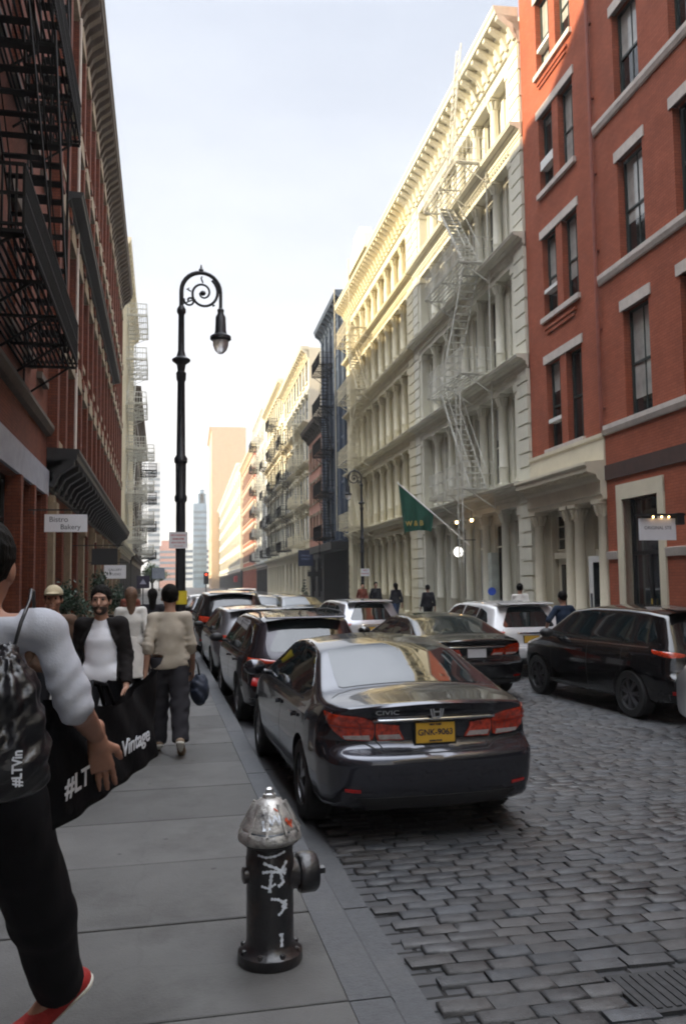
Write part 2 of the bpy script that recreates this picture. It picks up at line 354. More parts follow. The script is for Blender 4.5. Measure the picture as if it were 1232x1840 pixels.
# ================================================================ buildings
M_glass = panemat()
M_glass_dim = panemat('window_glass_plain', pale=(.05, .055, .06), thr=.9)
def side(sd, s0, s1, off=0.):
    """frame of a facade: local x along the street, local y towards the street. returns loc, rz"""
    if sd == 'R': return ((XR-off*cos(RA))+s0*sin(RA), s0*cos(RA)+off*sin(RA), 0), pi/2-RA
    return (XL+off, s1, 0), -pi/2
def wall_mesh(L, z0, z1, ops, depth=12, rev=.3, mats=None, back=True):
    """front wall at y=0 with real openings ops=(x0,x1,za,zb); reveals of depth rev"""
    b = MB()
    xs = sorted({0, L, *[o[0] for o in ops], *[o[1] for o in ops]}); zs = sorted({z0, z1, *[o[2] for o in ops], *[o[3] for o in ops]})
    xs = [x for x in xs if 0 <= x <= L]
    import bisect
    hole = set()
    for o in ops:
        i0, i1 = bisect.bisect_left(xs, o[0]), bisect.bisect_left(xs, o[1]); j0, j1 = bisect.bisect_left(zs, o[2]), bisect.bisect_left(zs, o[3])
        for i in range(i0, i1):
            for j in range(j0, j1): hole.add((i, j))
        a, c, d, e = o; r = -rev
        b.add([(a, 0, d), (c, 0, d), (c, 0, e), (a, 0, e), (a, r, d), (c, r, d), (c, r, e), (a, r, e)], [(0, 1, 5, 4), (1, 2, 6, 5), (2, 3, 7, 6), (3, 0, 4, 7)])
        b.add([(a, r-.12, d), (c, r-.12, d), (c, r-.12, e), (a, r-.12, e)], [(0, 1, 2, 3)])
    for j in range(len(zs)-1):                       # merge runs of solid cells
        i = 0
        while i < len(xs)-1:
            if (i, j) in hole: i += 1; continue
            k = i
            while k < len(xs)-1 and (k, j) not in hole: k += 1
            b.add([(xs[i], 0, zs[j]), (xs[k], 0, zs[j]), (xs[k], 0, zs[j+1]), (xs[i], 0, zs[j+1])], [(0, 1, 2, 3)]); i = k
    b.add([(0, 0, z0), (0, -depth, z0), (0, -depth, z1), (0, 0, z1)], [(0, 1, 2, 3)])
    b.add([(L, 0, z0), (L, -depth, z0), (L, -depth, z1), (L, 0, z1)], [(0, 1, 2, 3)])
    b.add([(0, 0, z1), (L, 0, z1), (L, -depth, z1), (0, -depth, z1)], [(0, 1, 2, 3)])
    b.add([(0, -depth, z0), (L, -depth, z0), (L, -depth, z1), (0, -depth, z1)], [(0, 1, 2, 3)])
    return b
WM = {}
def window(parent, x0, x1, z0, z1, y=-.3, frame=None, glass=None, style='sash', fw=.06, name='window'):
    w, h = round(x1-x0, 3), round(z1-z0, 3); glass = glass or M_glass
    key = (w, h, frame.name, glass.name, style, fw)
    if key not in WM:
        b = MB(); d = .07
        b.box(0, fw, 0, d, 0, h).box(w-fw, w, 0, d, 0, h).box(fw, w-fw, 0, d, 0, fw*1.2).box(fw, w-fw, 0, d, h-fw, h)
        if style in ('sash', 'sash2'): b.box(fw, w-fw, 0, d*.8, h*.48, h*.48+.06)
        if style == 'sash2': b.box(w/2-.015, w/2+.015, 0, .04, fw, h*.48).box(w/2-.015, w/2+.015, 0, .04, h*.48+.06, h-fw)
        if style == 'grid':
            for k in (1, 2): b.box(w*k/3-.02, w*k/3+.02, 0, .05, fw, h-fw)
            for k in (1, 2): b.box(fw, w-fw, 0, .045, h*k/3-.02, h*k/3+.02)
        if style == 'shop': b.box(fw, w-fw, 0, d, h*.75, h*.75+.07); b.box(fw, w-fw, 0, d*1.3, fw, h*.14)
        if style == 'arch':
            k = 6; r = w/2
            for i in range(k):
                a0, a1 = pi*i/k, pi*(i+1)/k
                b.add([(w/2-r*cos(a0), d, h-r*.55+r*.55*sin(a0)), (w/2-r*cos(a1), d, h-r*.55+r*.55*sin(a1)), (w/2-r*cos(a1), d, h), (w/2-r*cos(a0), d, h)], [(0, 1, 2, 3)])
            b.box(fw, w-fw, 0, d*.8, h*.48, h*.48+.06)
        f = b.mesh('window_frame', frame)
        p = MB(); p.add([(fw*.5, .02, fw*.5), (w-fw*.5, .02, fw*.5), (w-fw*.5, .02, h-fw*.5), (fw*.5, .02, h-fw*.5)], [(0, 1, 2, 3)])
        WM[key] = (f, p.mesh('pane', glass))
    f, p = WM[key]
    o = link(name, f, parent, (x0, y, z0)); link('pane', p, o)
    return o
PM = {}
def part(key, fn, name, m, parent, loc, smooth=False):
    """cached mesh part"""
    k = (key, m.name)
    if k not in PM:
        b = MB(); fn(b); PM[k] = b.mesh(name, m, smooth)
    return link(name, PM[k], parent, loc)
def cornice_prof(z0, z1, d):
    h = z1-z0
    return [(0, z0), (.10*d, z0), (.12*d, z0+.18*h), (.2*d, z0+.2*h), (.22*d, z0+.5*h), (.45*d, z0+.58*h), (.5*d, z0+.68*h), (.92*d, z0+.74*h), (.94*d, z0+.86*h), (d, z0+.92*h), (d, z1), (0, z1+.03)]
def cornice(parent, x0, x1, z0, z1, d, m, y=0, name='cornice', brackets=0, bw=.14, mb=None, ov=.0):
    b = MB(); b.prism([(u+y, v) for u, v in cornice_prof(z0, z1, d)], x0-ov, x1+ov, 'x')
    if brackets:
        n = int((x1-x0)/brackets); 
        for i in range(n+1):
            x = x0+(i+.0)*(x1-x0-bw)/n; h = (z1-z0)
            b.prism([(y+.0, z0+.05*h), (y+.2*d, z0+.05*h), (y+.42*d, z0+.38*h), (y+.85*d, z0+.6*h), (y+.85*d, z0+.735*h), (y, z0+.735*h)], x, x+bw, 'x')
    return b.build(name, m, parent)
def column_fn(h, r, sq=False):
    def fn(b):
        b.box(-r*1.35, r*1.35, -r*1.35, r*1.35, 0, .14)
        b.lathe([(r*1.25, .14), (r*1.28, .2), (r*1.05, .24), (r*1.05, h*.22), (r*1.15, h*.225), (r*1.15, h*.24), (r, h*.25), (r*.86, h-.5), (r*.95, h-.48), (r*.95, h-.45), (r*.86, h-.44), (r*.9, h-.3), (r*1.25, h-.13), (r*1.3, h-.1)], 14)
        for k in range(8):
            t = 2*pi*k/8; b.bar((r*.9*cos(t), r*.9*sin(t), h-.42), (r*1.45*cos(t), r*1.45*sin(t), h-.14), .07)
        b.box(-r*1.45, r*1.45, -r*1.45, r*1.45, h-.1, h)
    return fn
def quoin_fn(w, z0, z1, d, bh=.48):
    def fn(b):
        z = z0; k = 0
        b.box(.03, w-.03, -.2, d-.05, z0, z1)
        while z < z1-.1:
            e = min(z+bh-.07, z1); q = 0 if k % 2 == 0 else .05
            b.box(q, w-q, -.2, d, z+.0, e); z += bh; k += 1
    return fn
def castiron(name, label, sd, s0, s1, zf, nb, m, roofz, qw=(.75, .75), group=None, colr=.17, ground=None, frame=None, arch=False, deep=.42, roofc=(.9, 1.15), glass=None, grp=None):
    L = s1-s0; loc, rz = side(sd, s0, s1)
    t = thing(name, label, 'building', loc, rz, grp); frame = frame or m
    bw = (L-qw[0]-qw[1])/nb; ops = []; wins = []
    fl = zf+[roofz]
    for k in range(len(fl)-1):
        z0, z1 = fl[k], fl[k+1]
        for i in range(nb):
            x0 = qw[0]+i*bw+bw*.24; x1 = qw[0]+(i+1)*bw-bw*.24
            a, c = z0+.32, z1-.95
            if k == len(fl)-2: c = z1-1.75
            if k == 0: x0 -= .12; x1 += .12; a = SW+.35; c = z1-1.15
            ops.append((x0, x1, a, c)); wins.append((x0, x1, a, c, k))
    b = wall_mesh(L, 0, roofz+.3, [(o[0], o[1], o[2], o[3]) for o in ops], rev=.16)
    b.v = [(x, y-deep, z) for x, y, z in b.v]; b.build('wall', m, t)
    for x0, x1, a, c, k in wins:
        window(t, x0, x1, a, c, -deep-.15, frame, glass, 'shop' if k == 0 else ('arch' if arch else 'sash'), .05)
    for k in range(len(fl)-1):
        z0, z1 = fl[k], fl[k+1]; top = z1-(1.6 if k == len(fl)-2 else .72)
        base = SW if k == 0 else z0+.05
        for i in range(nb+1):
            x = qw[0]+i*bw
            if i in (0, nb):
                part(('pil', round(top-base, 3)), lambda b: b.box(-.16, .16, -.4, -.02, 0, top-base).box(-.2, .2, -.4, .02, top-base-.3, top-base-.01).box(-.2, .2, -.4, .02, 0, .25), 'pilaster', m, t, (x+(.16 if i == 0 else -.16), 0, base))
            else:
                part(('col', round(top-base, 3), colr), column_fn(top-base, colr), 'column', m, t, (x, -colr-.05, base), 40)
        # lintel band + cornice over this storey
        if k < len(fl)-2:
            bb = MB(); bb.box(qw[0]-.01, L-qw[1]+.01, -deep-.01, -.03, top, z1-.3); bb.build('entablature', m, t)
            cornice(t, 0, L, z1-.42, z1+.02, .45, m, -.03, brackets=.0)
            bb = MB(); bb.box(qw[0]+.15, L-qw[1]-.15, -.03, -.005, z1-.53, z1-.415); x = qw[0]+.2
            while x < L-qw[1]-.2: bb.box(x, x+.09, -.03, .06, z1-.52, z1-.41); x += .22
            bb.build('dentils', m, t)
            bb = MB(); bb.box(qw[0], L-qw[1], -deep+.01, -.04, z1-.01, z1+.10); bb.build('sill_course', m, t)
        else:
            bb = MB(); bb.box(qw[0]-.01, L-qw[1]+.01, -deep-.01, -.03, top, z1-1.1); bb.build('entablature', m, t)
        for x, w in ((0, qw[0]), (L-qw[1], qw[1])):
            if w > .3: part(('q', w, round(z1-.45-(SW if k == 0 else z0+.05), 3)), quoin_fn(w, 0, z1-.45-(SW if k == 0 else z0+.05), .04), 'quoin_pier', m, t, (x, 0, SW if k == 0 else z0+.05))
    cornice(t, 0, L, roofz-roofc[1], roofz, roofc[0], m, -.03, 'roof_cornice', brackets=.62, bw=.2)
    return t

def fire_escape(parent, x0, x1, zs, m, d=1.15, y=0., stair=True, drop=None, gap=.1, bars=.12, sw=.55, rail=.95, t=.018):
    """iron fire escape: balconies at heights zs, stairs between, drop ladder"""
    root = MB()                                   # two wall stringers tie the levels together
    for x in (x0+.1, x1-.1): root.bar((x, y+.03, zs[0]-.75), (x, y+.03, zs[-1]+rail), .04)
    for z in zs: root.bar((x0+.1, y+.03, z-.1), (x1-.1, y+.03, z-.1), .045)
    fe = root.build('fire_escape', m, parent)
    for z in zs:
        b = MB()
        for x in np.linspace(x0+.1, x1-.1, max(2, int((x1-x0)/1.6)+1)):
            b.bar((x, y, z-.75), (x, y+d*.85, z-.06), .04); b.bar((x, y, z-.05), (x, y+d, z-.05), .05)
        yy = y+.05
        while yy < y+d: b.box(x0, x1, yy, yy+.045, z-.02, z); yy += gap
        for x in (x0, x1): b.bar((x, y, z-.02), (x, y+d, z-.02), .05)
        for h in (.08, rail*.55, rail): b.bar((x0, y+d, z+h), (x1, y+d, z+h), t*1.4); b.bar((x0, y, z+h), (x0, y+d, z+h), t*1.4); b.bar((x1, y, z+h), (x1, y+d, z+h), t*1.4)
        x = x0
        while x <= x1+.01: b.box(x-t/2, x+t/2, y+d-t/2, y+d+t/2, z, z+rail); x += bars
        for yy in np.arange(y+bars, y+d, bars):
            for x in (x0, x1): b.box(x-t/2, x+t/2, yy-t/2, yy+t/2, z, z+rail)
        b.build('balcony', m, fe)
    if stair:
        for i in range(len(zs)-1):
            z0, z1 = zs[i], zs[i+1]; a, c = (x0+.5, x1-.7) if i % 2 == 0 else (x1-.5, x0+.7)
            b = MB(); y0 = y+.2 if i % 2 == 0 else y+.2
            for yy in (y0, y0+sw): b.bar((a, yy, z0), (c, yy, z1), .03, .12); b.bar((a, yy, z0+.8), (c, yy, z1+.8), .025)
            n = int((z1-z0)/.23)
            for k in range(1, n):
                f = k/n; b.box(a+(c-a)*f-.09, a+(c-a)*f+.09, y0, y0+sw, z0+(z1-z0)*f-.012, z0+(z1-z0)*f+.012)
            b.build('stair', m, fe)
    if drop:
        xx, zb, zt = drop; b = MB()
        for q in (xx, xx+.5): b.bar((q, y+d+.05, zb), (q, y+d+.05, zt), .04)
        z = zb+.2
        while z < zt: b.bar((xx, y+d+.05, z), (xx+.5, y+d+.05, z), .025); z += .3
        b.build('ladder', m, fe)
    return fe
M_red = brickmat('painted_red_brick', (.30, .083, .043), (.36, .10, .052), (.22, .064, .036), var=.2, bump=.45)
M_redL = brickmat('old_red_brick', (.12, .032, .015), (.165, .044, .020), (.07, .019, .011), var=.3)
M_redfar = brickmat('far_red_brick', (.33, .10, .06), (.38, .13, .08), (.3, .12, .08), var=.2)
M_tan = brickmat('tan_brick', (.5, .36, .22), (.56, .41, .26), (.45, .34, .24), var=.12)
M_pink = brickmat('pink_brick', (.42, .2, .15), (.47, .24, .18), (.38, .2, .15), var=.15)
M_white = mat('cast_iron_grey_white', (.64, .615, .50), .62, var=.07, scale=1.5, warp=(1, 1, .4), dirt=(.36, .36, .33), dscale=1.1, damt=.4, bump=.08)
M_cream = mat('cast_iron_cream', (.66, .60, .42), .62, var=.07, scale=1.5, warp=(1, 1, .4), dirt=(.42, .38, .27), dscale=1.1, damt=.4, bump=.08)
M_cream2 = mat('cream_stone', (.64, .58, .43), .75, var=.1, scale=1.2, dirt=(.4, .36, .26), damt=.4)
M_sf = mat('storefront_cream', (.62, .56, .42), .6, var=.06, scale=2, dirt=(.42, .37, .27), damt=.3)
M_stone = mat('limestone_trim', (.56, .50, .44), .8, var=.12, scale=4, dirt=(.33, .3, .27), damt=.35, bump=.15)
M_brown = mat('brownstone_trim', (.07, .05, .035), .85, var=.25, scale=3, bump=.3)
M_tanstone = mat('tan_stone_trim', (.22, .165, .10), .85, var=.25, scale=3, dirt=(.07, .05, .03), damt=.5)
M_green = mat('dark_green_sash', (.03, .045, .04), .45, var=.2)
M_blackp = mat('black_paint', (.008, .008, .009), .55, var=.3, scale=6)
M_blackfe = mat('black_iron', (.006, .0045, .004), .85, var=.4, scale=8, spec=.15)
M_bluegr = mat('blue_grey_paint', (.05, .07, .105), .55, var=.2, scale=2)
M_whitep = mat('white_paint', (.72, .72, .68), .55, var=.06, scale=3)
M_wfe = mat('white_iron', (.58, .57, .5), .55, var=.15, scale=6, dirt=(.3, .25, .18), damt=.4)
M_creamfe = mat('cream_iron', (.62, .56, .4), .55, var=.15, scale=6)
M_sign = mat('sign_white', (.74, .74, .76), .5, var=.03, scale=3)
M_ink = mat('sign_ink', (.08, .08, .09), .6, var=.05)
M_gold = mat('gold_lettering', (.6, .42, .1), .4, var=.05, metal=.3)

# ---- right: red brick corner building (nearest)
def red_building():
    s0, s1 = 3.0, 20.98; L = s1-s0; loc, rz = side('R', s0, s1)
    t = thing('red_brick_building', 'tall painted red brick building at the right edge with single sash windows under stone lintels', 'building', loc, rz)
    ops = []; xs = [19.8-s0-1.32-k*2.62 for k in range(6)]; fl = [(6.05, 8.85), (10.15, 12.88), (14.45, 16.95), (18.6, 21.0)]
    for x in xs:
        for a, c in fl: ops.append((x, x+1.25, a, c))
    ops += [(18.4-s0, 20.1-s0, SW, 3.95), (13.0-s0, 16.6-s0, SW+.9, 3.95), (7.5-s0, 11.5-s0, SW+.9, 3.95)]
    wall_mesh(L, 0, 24.5, ops, rev=.28).build('wall', M_red, t)
    for x in xs:
        for i, (a, c) in enumerate(fl):
            window(t, x, x+1.25, a, c, -.26, M_green, None, 'sash2', .07)
            part('lint1', lambda b: b.box(-.12, 1.37, -.1, .035, 0, .28), 'lintel', M_stone, t, (x, 0, c))
    for z in (5.78, 9.93, 14.2, 18.35): 
        b = MB(); b.prism([(-.05, z-.02), (.06, z), (.1, z+.12), (.1, z+.24), (-.05, z+.26)], -.0, L-.02, 'x'); b.build('sill_course', M_stone, t)
    b = MB(); b.prism([(-.05, 2.42), (.05, 2.42), (.09, 2.62), (-.05, 2.64)], 0, 18.1-s0, 'x').prism([(-.05, 2.42), (.05, 2.42), (.09, 2.62), (-.05, 2.64)], 20.42-s0, L-.02, 'x'); b.build('belt_course', M_stone, t)
    b = MB(); b.box(0, 18.1-s0, .005, .05, 4.55, 4.95).box(18.1-s0, L-.02, .005, .05, 4.55, 4.95); b.build('beam', mat('dark_brown_beam', (.06, .03, .022), .7), t)
    # doorway with deep cream surround
    x0, x1 = 18.4-s0, 20.1-s0
    b = MB(); b.box(x0-.28, x0, -.25, .05, SW, 4.2).box(x1, x1+.28, -.25, .05, SW, 4.2).box(x0-.28, x1+.28, -.25, .052, 3.95, 4.35); b.build('door_surround', M_sf, t)
    d = MB(); d.box(x0, x1, -.26, -.2, SW, SW+.12).box(x0, x0+.1, -.26, -.2, SW+.12, 3.95).box(x1-.1, x1, -.26, -.2, SW+.12, 3.95).box(x0+.1, x1-.1, -.26, -.2, 2.5, 2.6).box((x0+x1)/2-.05, (x0+x1)/2+.05, -.26, -.2, SW+.12, 2.5)
    dd = d.build('door', M_blackp, t); p = MB(); p.add([(x0+.1, -.24, SW+.12), (x1-.1, -.24, SW+.12), (x1-.1, -.24, 3.93), (x0+.1, -.24, 3.93)], [(0, 1, 2, 3)]); p.build('pane', M_glass_dim, dd)
    b = MB(); b.lathe([(.02, 0), (.02, .3)], 8, (x0+.78, -.17, 1.1)); b.build('handle', M_gold, dd)
    for a in (13.0-s0, 7.5-s0):
        w = 3.6 if a > 8 else 4.0; window(t, a, a+w, SW+.9, 3.95, -.26, M_blackp, M_glass_dim, 'shop', .08)
    b = MB(); b.tube([(L-.06, .1, 5.9), (L-.06, .1, 24)], .05, 8); 
    for z in np.arange(6.5, 24, 2.2): b.box(L-.14, L, 0, .05, z, z+.04)
    b.build('downpipe', mat('red_pipe', (.25, .07, .045), .6), t)
    cornice(t, 0, L, 23.4, 24.6, .8, M_stone, 0, 'roof_cornice', .9)
    # camera on the wall near the doorway
    b = MB(); b.bar((15.9-s0, 0, 4.45), (15.9-s0, .3, 4.5), .06); b.lathe([(.07, 0), (.08, .05), (.08, .3), (.06, .32)], 12, (15.9-s0, .3, 4.45), 'x'); b.build('security_camera', mat('camera_pale', (.5, .3, .27), .5), t)
    b = MB(); b.box(15.72-s0, 15.95-s0, 0, .22, 3.05, 3.5); b.build('utility_box', M_whitep, t)
red_building()

def red_bay():
    s0, s1 = 20.99, 26.05; L = s1-s0; loc, rz = side('R', s0, s1, -.06)
    t = thing('red_brick_building', 'narrow red brick building with paired sash windows above a cream columned shopfront', 'building', loc, rz)
    fl = [(5.98, 8.72), (10.2, 12.82), (14.3, 16.85), (18.3, 20.8)]; prs = [(22.25-s0, 23.4-s0), (23.75-s0, 24.9-s0)]
    prs = [(22.27-s0, 23.3-s0), (23.72-s0, 24.75-s0)]
    ops = [(a, c, z0, z1) for a, c in prs for z0, z1 in fl]
    wall_mesh(L, 4.6, 24, ops, rev=.28).build('wall', M_red, t)
    for i, (z0, z1) in enumerate(fl):
        for j, (a, c) in enumerate(prs): 
            w = window(t, a, c, z0, z1, -.26, M_green, None, 'sash2', .06)
            if j == 1: b = MB(); b.box(0.05, c-a-.05, 0, .25, (z1-z0)*.3, (z1-z0)*.3+.12 if i != 2 else (z1-z0)*.3+.3); b.build('window_shelf', M_whitep, w)
        b = MB(); b.box(prs[0][0]-.12, prs[1][1]+.12, -.1, .04, z1, z1+.26); b.build('lintel', M_stone, t)
        b = MB(); b.box(prs[0][0]-.1, prs[1][1]+.1, -.1, .1, z0-.16, z0); b.build('sill', M_stone, t)
        if i in (1, 3):
            b = MB(); 
            for k in range(2): b.box(prs[0][0]+.2+.1*k, prs[1][1]-.1-.1*k, -.02, .07-.02*k, z0-.42-k*.14, z0-.34-k*.14)
            b.build('corbel_band', M_red, t)
    b = MB(); b.box(0, .25, -.02, .05, 5.2, 24); b.build('pier', M_red, t)
    # shopfront
    b = MB(); b.prism([(-.2, 4.05), (.18, 4.05), (.2, 4.16), (.24, 4.2), (.24, 4.55), (.34, 4.62), (.36, 4.72), (.62, 4.8), (.62, 4.92), (.68, 4.98), (.68, 5.06), (.12, 5.12), (.1, 5.72), (.14, 5.76), (.14, 5.86), (-.2, 5.9)], -.05, L-.02, 'x'); b.build('shop_cornice', M_sf, t)
    b = MB(); x = .2; b.box(.15, L-.2, .355, .375, 4.71, 4.79)
    while x < L-.2: b.box(x, x+.08, .36, .58, 4.72, 4.8); x += .24
    b.build('dentils', M_sf, t)
    H = 4.05-SW
    for x in (.28, 1.75, 2.35, L-.42):
        part(('sfc', 1), column_fn(H, .17 if x < 3 else .2), 'column', M_sf, t, (x, .02, SW), 40)
    b = MB()
    b.box(0, L-.02, -.55, -.5, SW, 4.1); b.box(0, .45, -.55, -.25, SW, 4.05); b.box(L-.75, L-.02, -.55, -.25, SW, 4.05).box(1.5, 2.6, -.5, -.3, SW, 4.05).box(.45, L-.75, -.5, -.32, 2.55, 2.75)
    b.build('shopfront_wall', M_sf, t)
    window(t, .5, 1.45, 2.78, 3.95, -.48, M_sf, M_glass_dim, 'grid', .06)
    window(t, 2.65, 4.25, 2.78, 3.95, -.48, M_sf, M_glass_dim, 'grid', .06)
    def door(x0, x1, m, y, rot=0):
        b = MB(); w = x1-x0; b.box(0, .14, 0, .05, 0, 2.4).box(w-.14, w, 0, .05, 0, 2.4).box(.14, w-.14, 0, .05, 2.22, 2.4).box(.14, w-.14, 0, .05, 0, .35)
        d = b.build('door', m, t, loc=(x0, y, SW)); d.rotation_euler = (0, 0, rot)
        p = MB(); p.box(.14, w-.14, .02, .028, .35, 2.22); p.build('pane', M_glass_dim, d); h = MB(); h.box(w-.1, w-.06, .05, .09, .95, 1.35); h.build('handle', M_blackp, d)
    door(2.65, 3.42, M_sf, -.48); door(3.44, 4.22, M_sf, -.48); door(.42, 1.42, M_whitep, -.46, radians(24))
    cornice(t, 0, L, 22.9, 24, .7, M_stone, 0, 'roof_cornice', .9)
red_bay()

# ---- right: the two cast-iron fronts
t1 = castiron('cast_iron_building', 'grey-white cast iron building with round columns and a white fire escape', 'R', 26.06, 40.3, [0, 5.15, 9.4, 13.6, 17.45], 6, M_white, 21.6, (.95, .95))
fire_escape(t1, 3.0, 7.6, [5.25, 9.5, 13.7, 17.55], M_wfe, 1.2, .1, True, (3.1, 2.4, 9.0), sw=.6, gap=.16, bars=.16, t=.016)
b = MB(); b.bar((3.2, 1.45, 17.6), (3.2, .95, 22.3), .05).bar((3.7, 1.45, 17.6), (3.7, .95, 22.3), .05)
for k in range(14): b.bar((3.2, 1.45-.035*k, 17.9+k*.32), (3.7, 1.45-.035*k, 17.9+k*.32), .03)
b.build('roof_ladder', M_wfe, t1)
# door panel of the shop in the first front
b = MB(); b.box(4.55, 5.35, -.5, -.2, SW, 2.95); b.build('shop_door', mat('pale_green_door', (.5, .54, .48), .5), t1)
t2 = castiron('cast_iron_building', 'cream cast iron building with a pediment on its bracketed roof cornice', 'R', 40.31, 58.6, [0, 5.2, 9.4, 13.55, 17.4], 9, M_cream, 21.6, (1.1, .8))
fire_escape(t2, 9.5, 14.6, [5.3, 9.5, 13.65, 17.5], M_creamfe, 1.3, .1, True, (10.0, 2.9, 5.3), sw=.6, gap=.16, bars=.16, t=.016)
b = MB(); b.prism([(7.2, 21.6), (12.2, 21.6), (12.0, 22.6), (11.2, 22.8), (10.6, 23.5), (8.8, 23.5), (8.2, 22.8), (7.4, 22.6)], .2, .9, 'y'); b.prism([(7.0, 21.55), (12.4, 21.55), (12.4, 21.7), (7.0, 21.7)], .1, 1.0, 'y'); b.build('pediment', M_cream, t2)
b = MB()
for z in (5.25, 9.45, 13.6, 17.5): b.bar((9.4, 1.5, z), (9.4, 1.5, z+4.2), .05).bar((14.6, 1.5, z), (14.6, 1.5, z+4.2), .04)
b.build('escape_post', M_creamfe, t2)

# ---- generic windowed block
def block(name, label, sd, s0, s1, H, m, floors, ww=1.1, sp=1.9, trim=None, frame=None, grd=None, off=0., style='sash', fh=None, corn=None, z0=5.2, lint=True, depth=12, gm=None, grp=None, pil=False, side_win=False, wfrac=.6, hood=False, rv=.2):
    L = s1-s0; loc, rz = side(sd, s0, s1, off); t = thing(name, label, 'building', loc, rz, grp)
    trim = trim or M_stone; frame = frame or M_green; corn = trim if corn is None else corn
    n = max(1, int((L-.8)/sp)); spn = (L-.8)/n; fh = fh or (H-1.4-z0)/floors; ops = []
    for k in range(floors):
        for i in range(n):
            x = .4+spn*(i+.5); a = z0+k*fh+.75; ops.append((x-ww/2, x+ww/2, a, a+fh*wfrac))
    gn = max(1, int(L/3.2)); gops = []
    for i in range(gn):
        x = .4+(L-.8)*(i+.5)/gn; gops.append((x-1.15, x+1.15, SW+.5, 4.0))
    wall_mesh(L, 4.6, H, ops, rev=rv+.02, depth=depth).build('wall', m, t)
    wall_mesh(L, 0, 4.6, gops, rev=.3, depth=depth).build('ground_floor', grd or m, t)
    for o in ops: window(t, o[0], o[1], o[2], o[3], -rv, frame, gm, style, .06)
    for o in gops: window(t, o[0], o[1], o[2], o[3], -.28, grd or frame, M_glass_dim, 'shop', .08)
    if lint:
        def tr(b):
            b.box(-ww/2-.15, ww/2+.15, -.05, .07, 0, .24); b.box(-ww/2-.12, ww/2+.12, -.05, .12, -fh*wfrac-.15, -fh*wfrac); b.box(-ww/2-.1, -ww/2, -.05, .03, -fh*wfrac, 0); b.box(ww/2, ww/2+.1, -.05, .03, -fh*wfrac, 0)
            if hood: b.prism([(-ww/2-.2, .2), (ww/2+.2, .2), (.25, .55), (-.25, .55)], -.05, .28, 'y')
        for o in ops: part(('tr', ww, round(fh*wfrac, 3), hood), tr, 'window_trim', trim, t, ((o[0]+o[1])/2, 0, o[3]))
    if pil:
        for i in range(n+1):
            part(('pl', round(H-5.8, 2)), lambda b: b.box(-.18, .18, -.05, .22, 0, H-5.8), 'pilaster', m if pil == 1 else trim, t, (.4+spn*i, 0, 4.9))
    cornice(t, 0, L, 4.35, 4.95, .5, trim, 0, 'shop_cornice')
    cornice(t, 0, L, H-1.0, H+.1, .8, corn, 0, 'roof_cornice', 1.0)
    return t
tb = block('cast_iron_building', 'dark blue-grey cast iron building with a black ground floor and black fire escapes', 'R', 58.61, 69.4, 22.8, M_bluegr, 5, 1.0, 1.75, M_bluegr, M_whitep, M_blackp, fh=3.3, pil=1, gm=M_glass, wfrac=.62, style='arch')
fire_escape(tb, 4.6, 9.0, [5.3, 8.7, 12.0, 15.3, 18.6], M_blackfe, 1.15, .1, True, (5, 2.8, 6))
b = MB(); b.box(-.05, 10.85, .0, 1.3, 4.2, 4.75); b.build('awning', M_blackp, tb)
b = MB(); b.box(.5, 10.2, -.1, .06, .3, 4.2); x = .7
while x < 10: b.box(x, x+.06, .06, .12, .3, 4.2); x += .4
b.build('shutters', M_blackp, tb)
block('brick_building', 'low pink brick building with a dark cornice between the blue and cream buildings', 'R', 69.41, 77.8, 15.6, M_pink, 3, 1.0, 1.6, M_tanstone, M_green, M_blackp, off=.1, corn=M_brown)
tc2 = block('brick_building', 'tall cream stone building with bracketed ledges past the low pink one', 'R', 77.81, 99, 24.0, M_cream2, 5, 1.2, 2.1, M_cream2, M_green, M_cream2, fh=3.75, pil=0, hood=True, rv=.03)
for z in (9.2, 13.1, 17.0): cornice(tc2, 0, 21.1, z-.4, z+.1, .6, M_cream2)
td2 = block('brick_building', 'pale yellow stone building with stepped bay ledges beyond the cream one', 'R', 99.01, 122, 26.0, mat('pale_yellow_stone', (.66, .62, .46), .75, var=.1), 5, 1.2, 2.1, M_cream2, M_green, M_cream2, fh=4.1, pil=0, hood=True, rv=.03)
for z in (9.4, 13.4, 17.5): cornice(td2, 0, 22.9, z-.4, z+.1, .6, M_cream2)
te = block('brick_building', 'white painted building with pale fire escapes far down the right side', 'R', 122.01, 142, 27.5, M_whitep, 6, 1.1, 2.2, M_whitep, M_green, M_blackp, fh=3.6, rv=.02)
fire_escape(te, 3, 8, [5.4, 9, 12.6, 16.2, 19.8, 23.4], M_wfe, 1.5, .1, True, None, bars=.3, t=.05, gap=.2); fire_escape(te, 12, 17, [5.4, 9, 12.6, 16.2, 19.8, 23.4], M_blackfe, 1.3, .1, True, None, bars=.3, t=.05, gap=.2)
tf = block('brick_building', 'orange-red brick building with cream corner bands far down the right side', 'R', 142.01, 178, 25.5, M_redfar, 5, 1.4, 2.9, M_cream2, M_green, M_redfar, fh=3.7, rv=.02, hood=True)
b = MB()
for z in np.arange(5.2, 23, 1.9): b.box(0, 1.2, -.1, .2, z, z+.7); b.box(34.7, 35.9, -.1, .2, z, z+.7)
b.build('corner_bands', M_cream2, tf)
block('brick_building', 'tall beige slab rising above the red building in the distance', 'R', 300, 340, 57, M_tan, 10, 1.3, 3.6, M_tan, M_green, M_tan, fh=3.6, off=3.2, depth=12, lint=False)
block('brick_building', 'white terrace front beyond the beige slab', 'R', 178.1, 299, 27, M_cream2, 5, 2.6, 6.2, M_whitep, M_green, M_blackp, off=.5, rv=.0, hood=True)
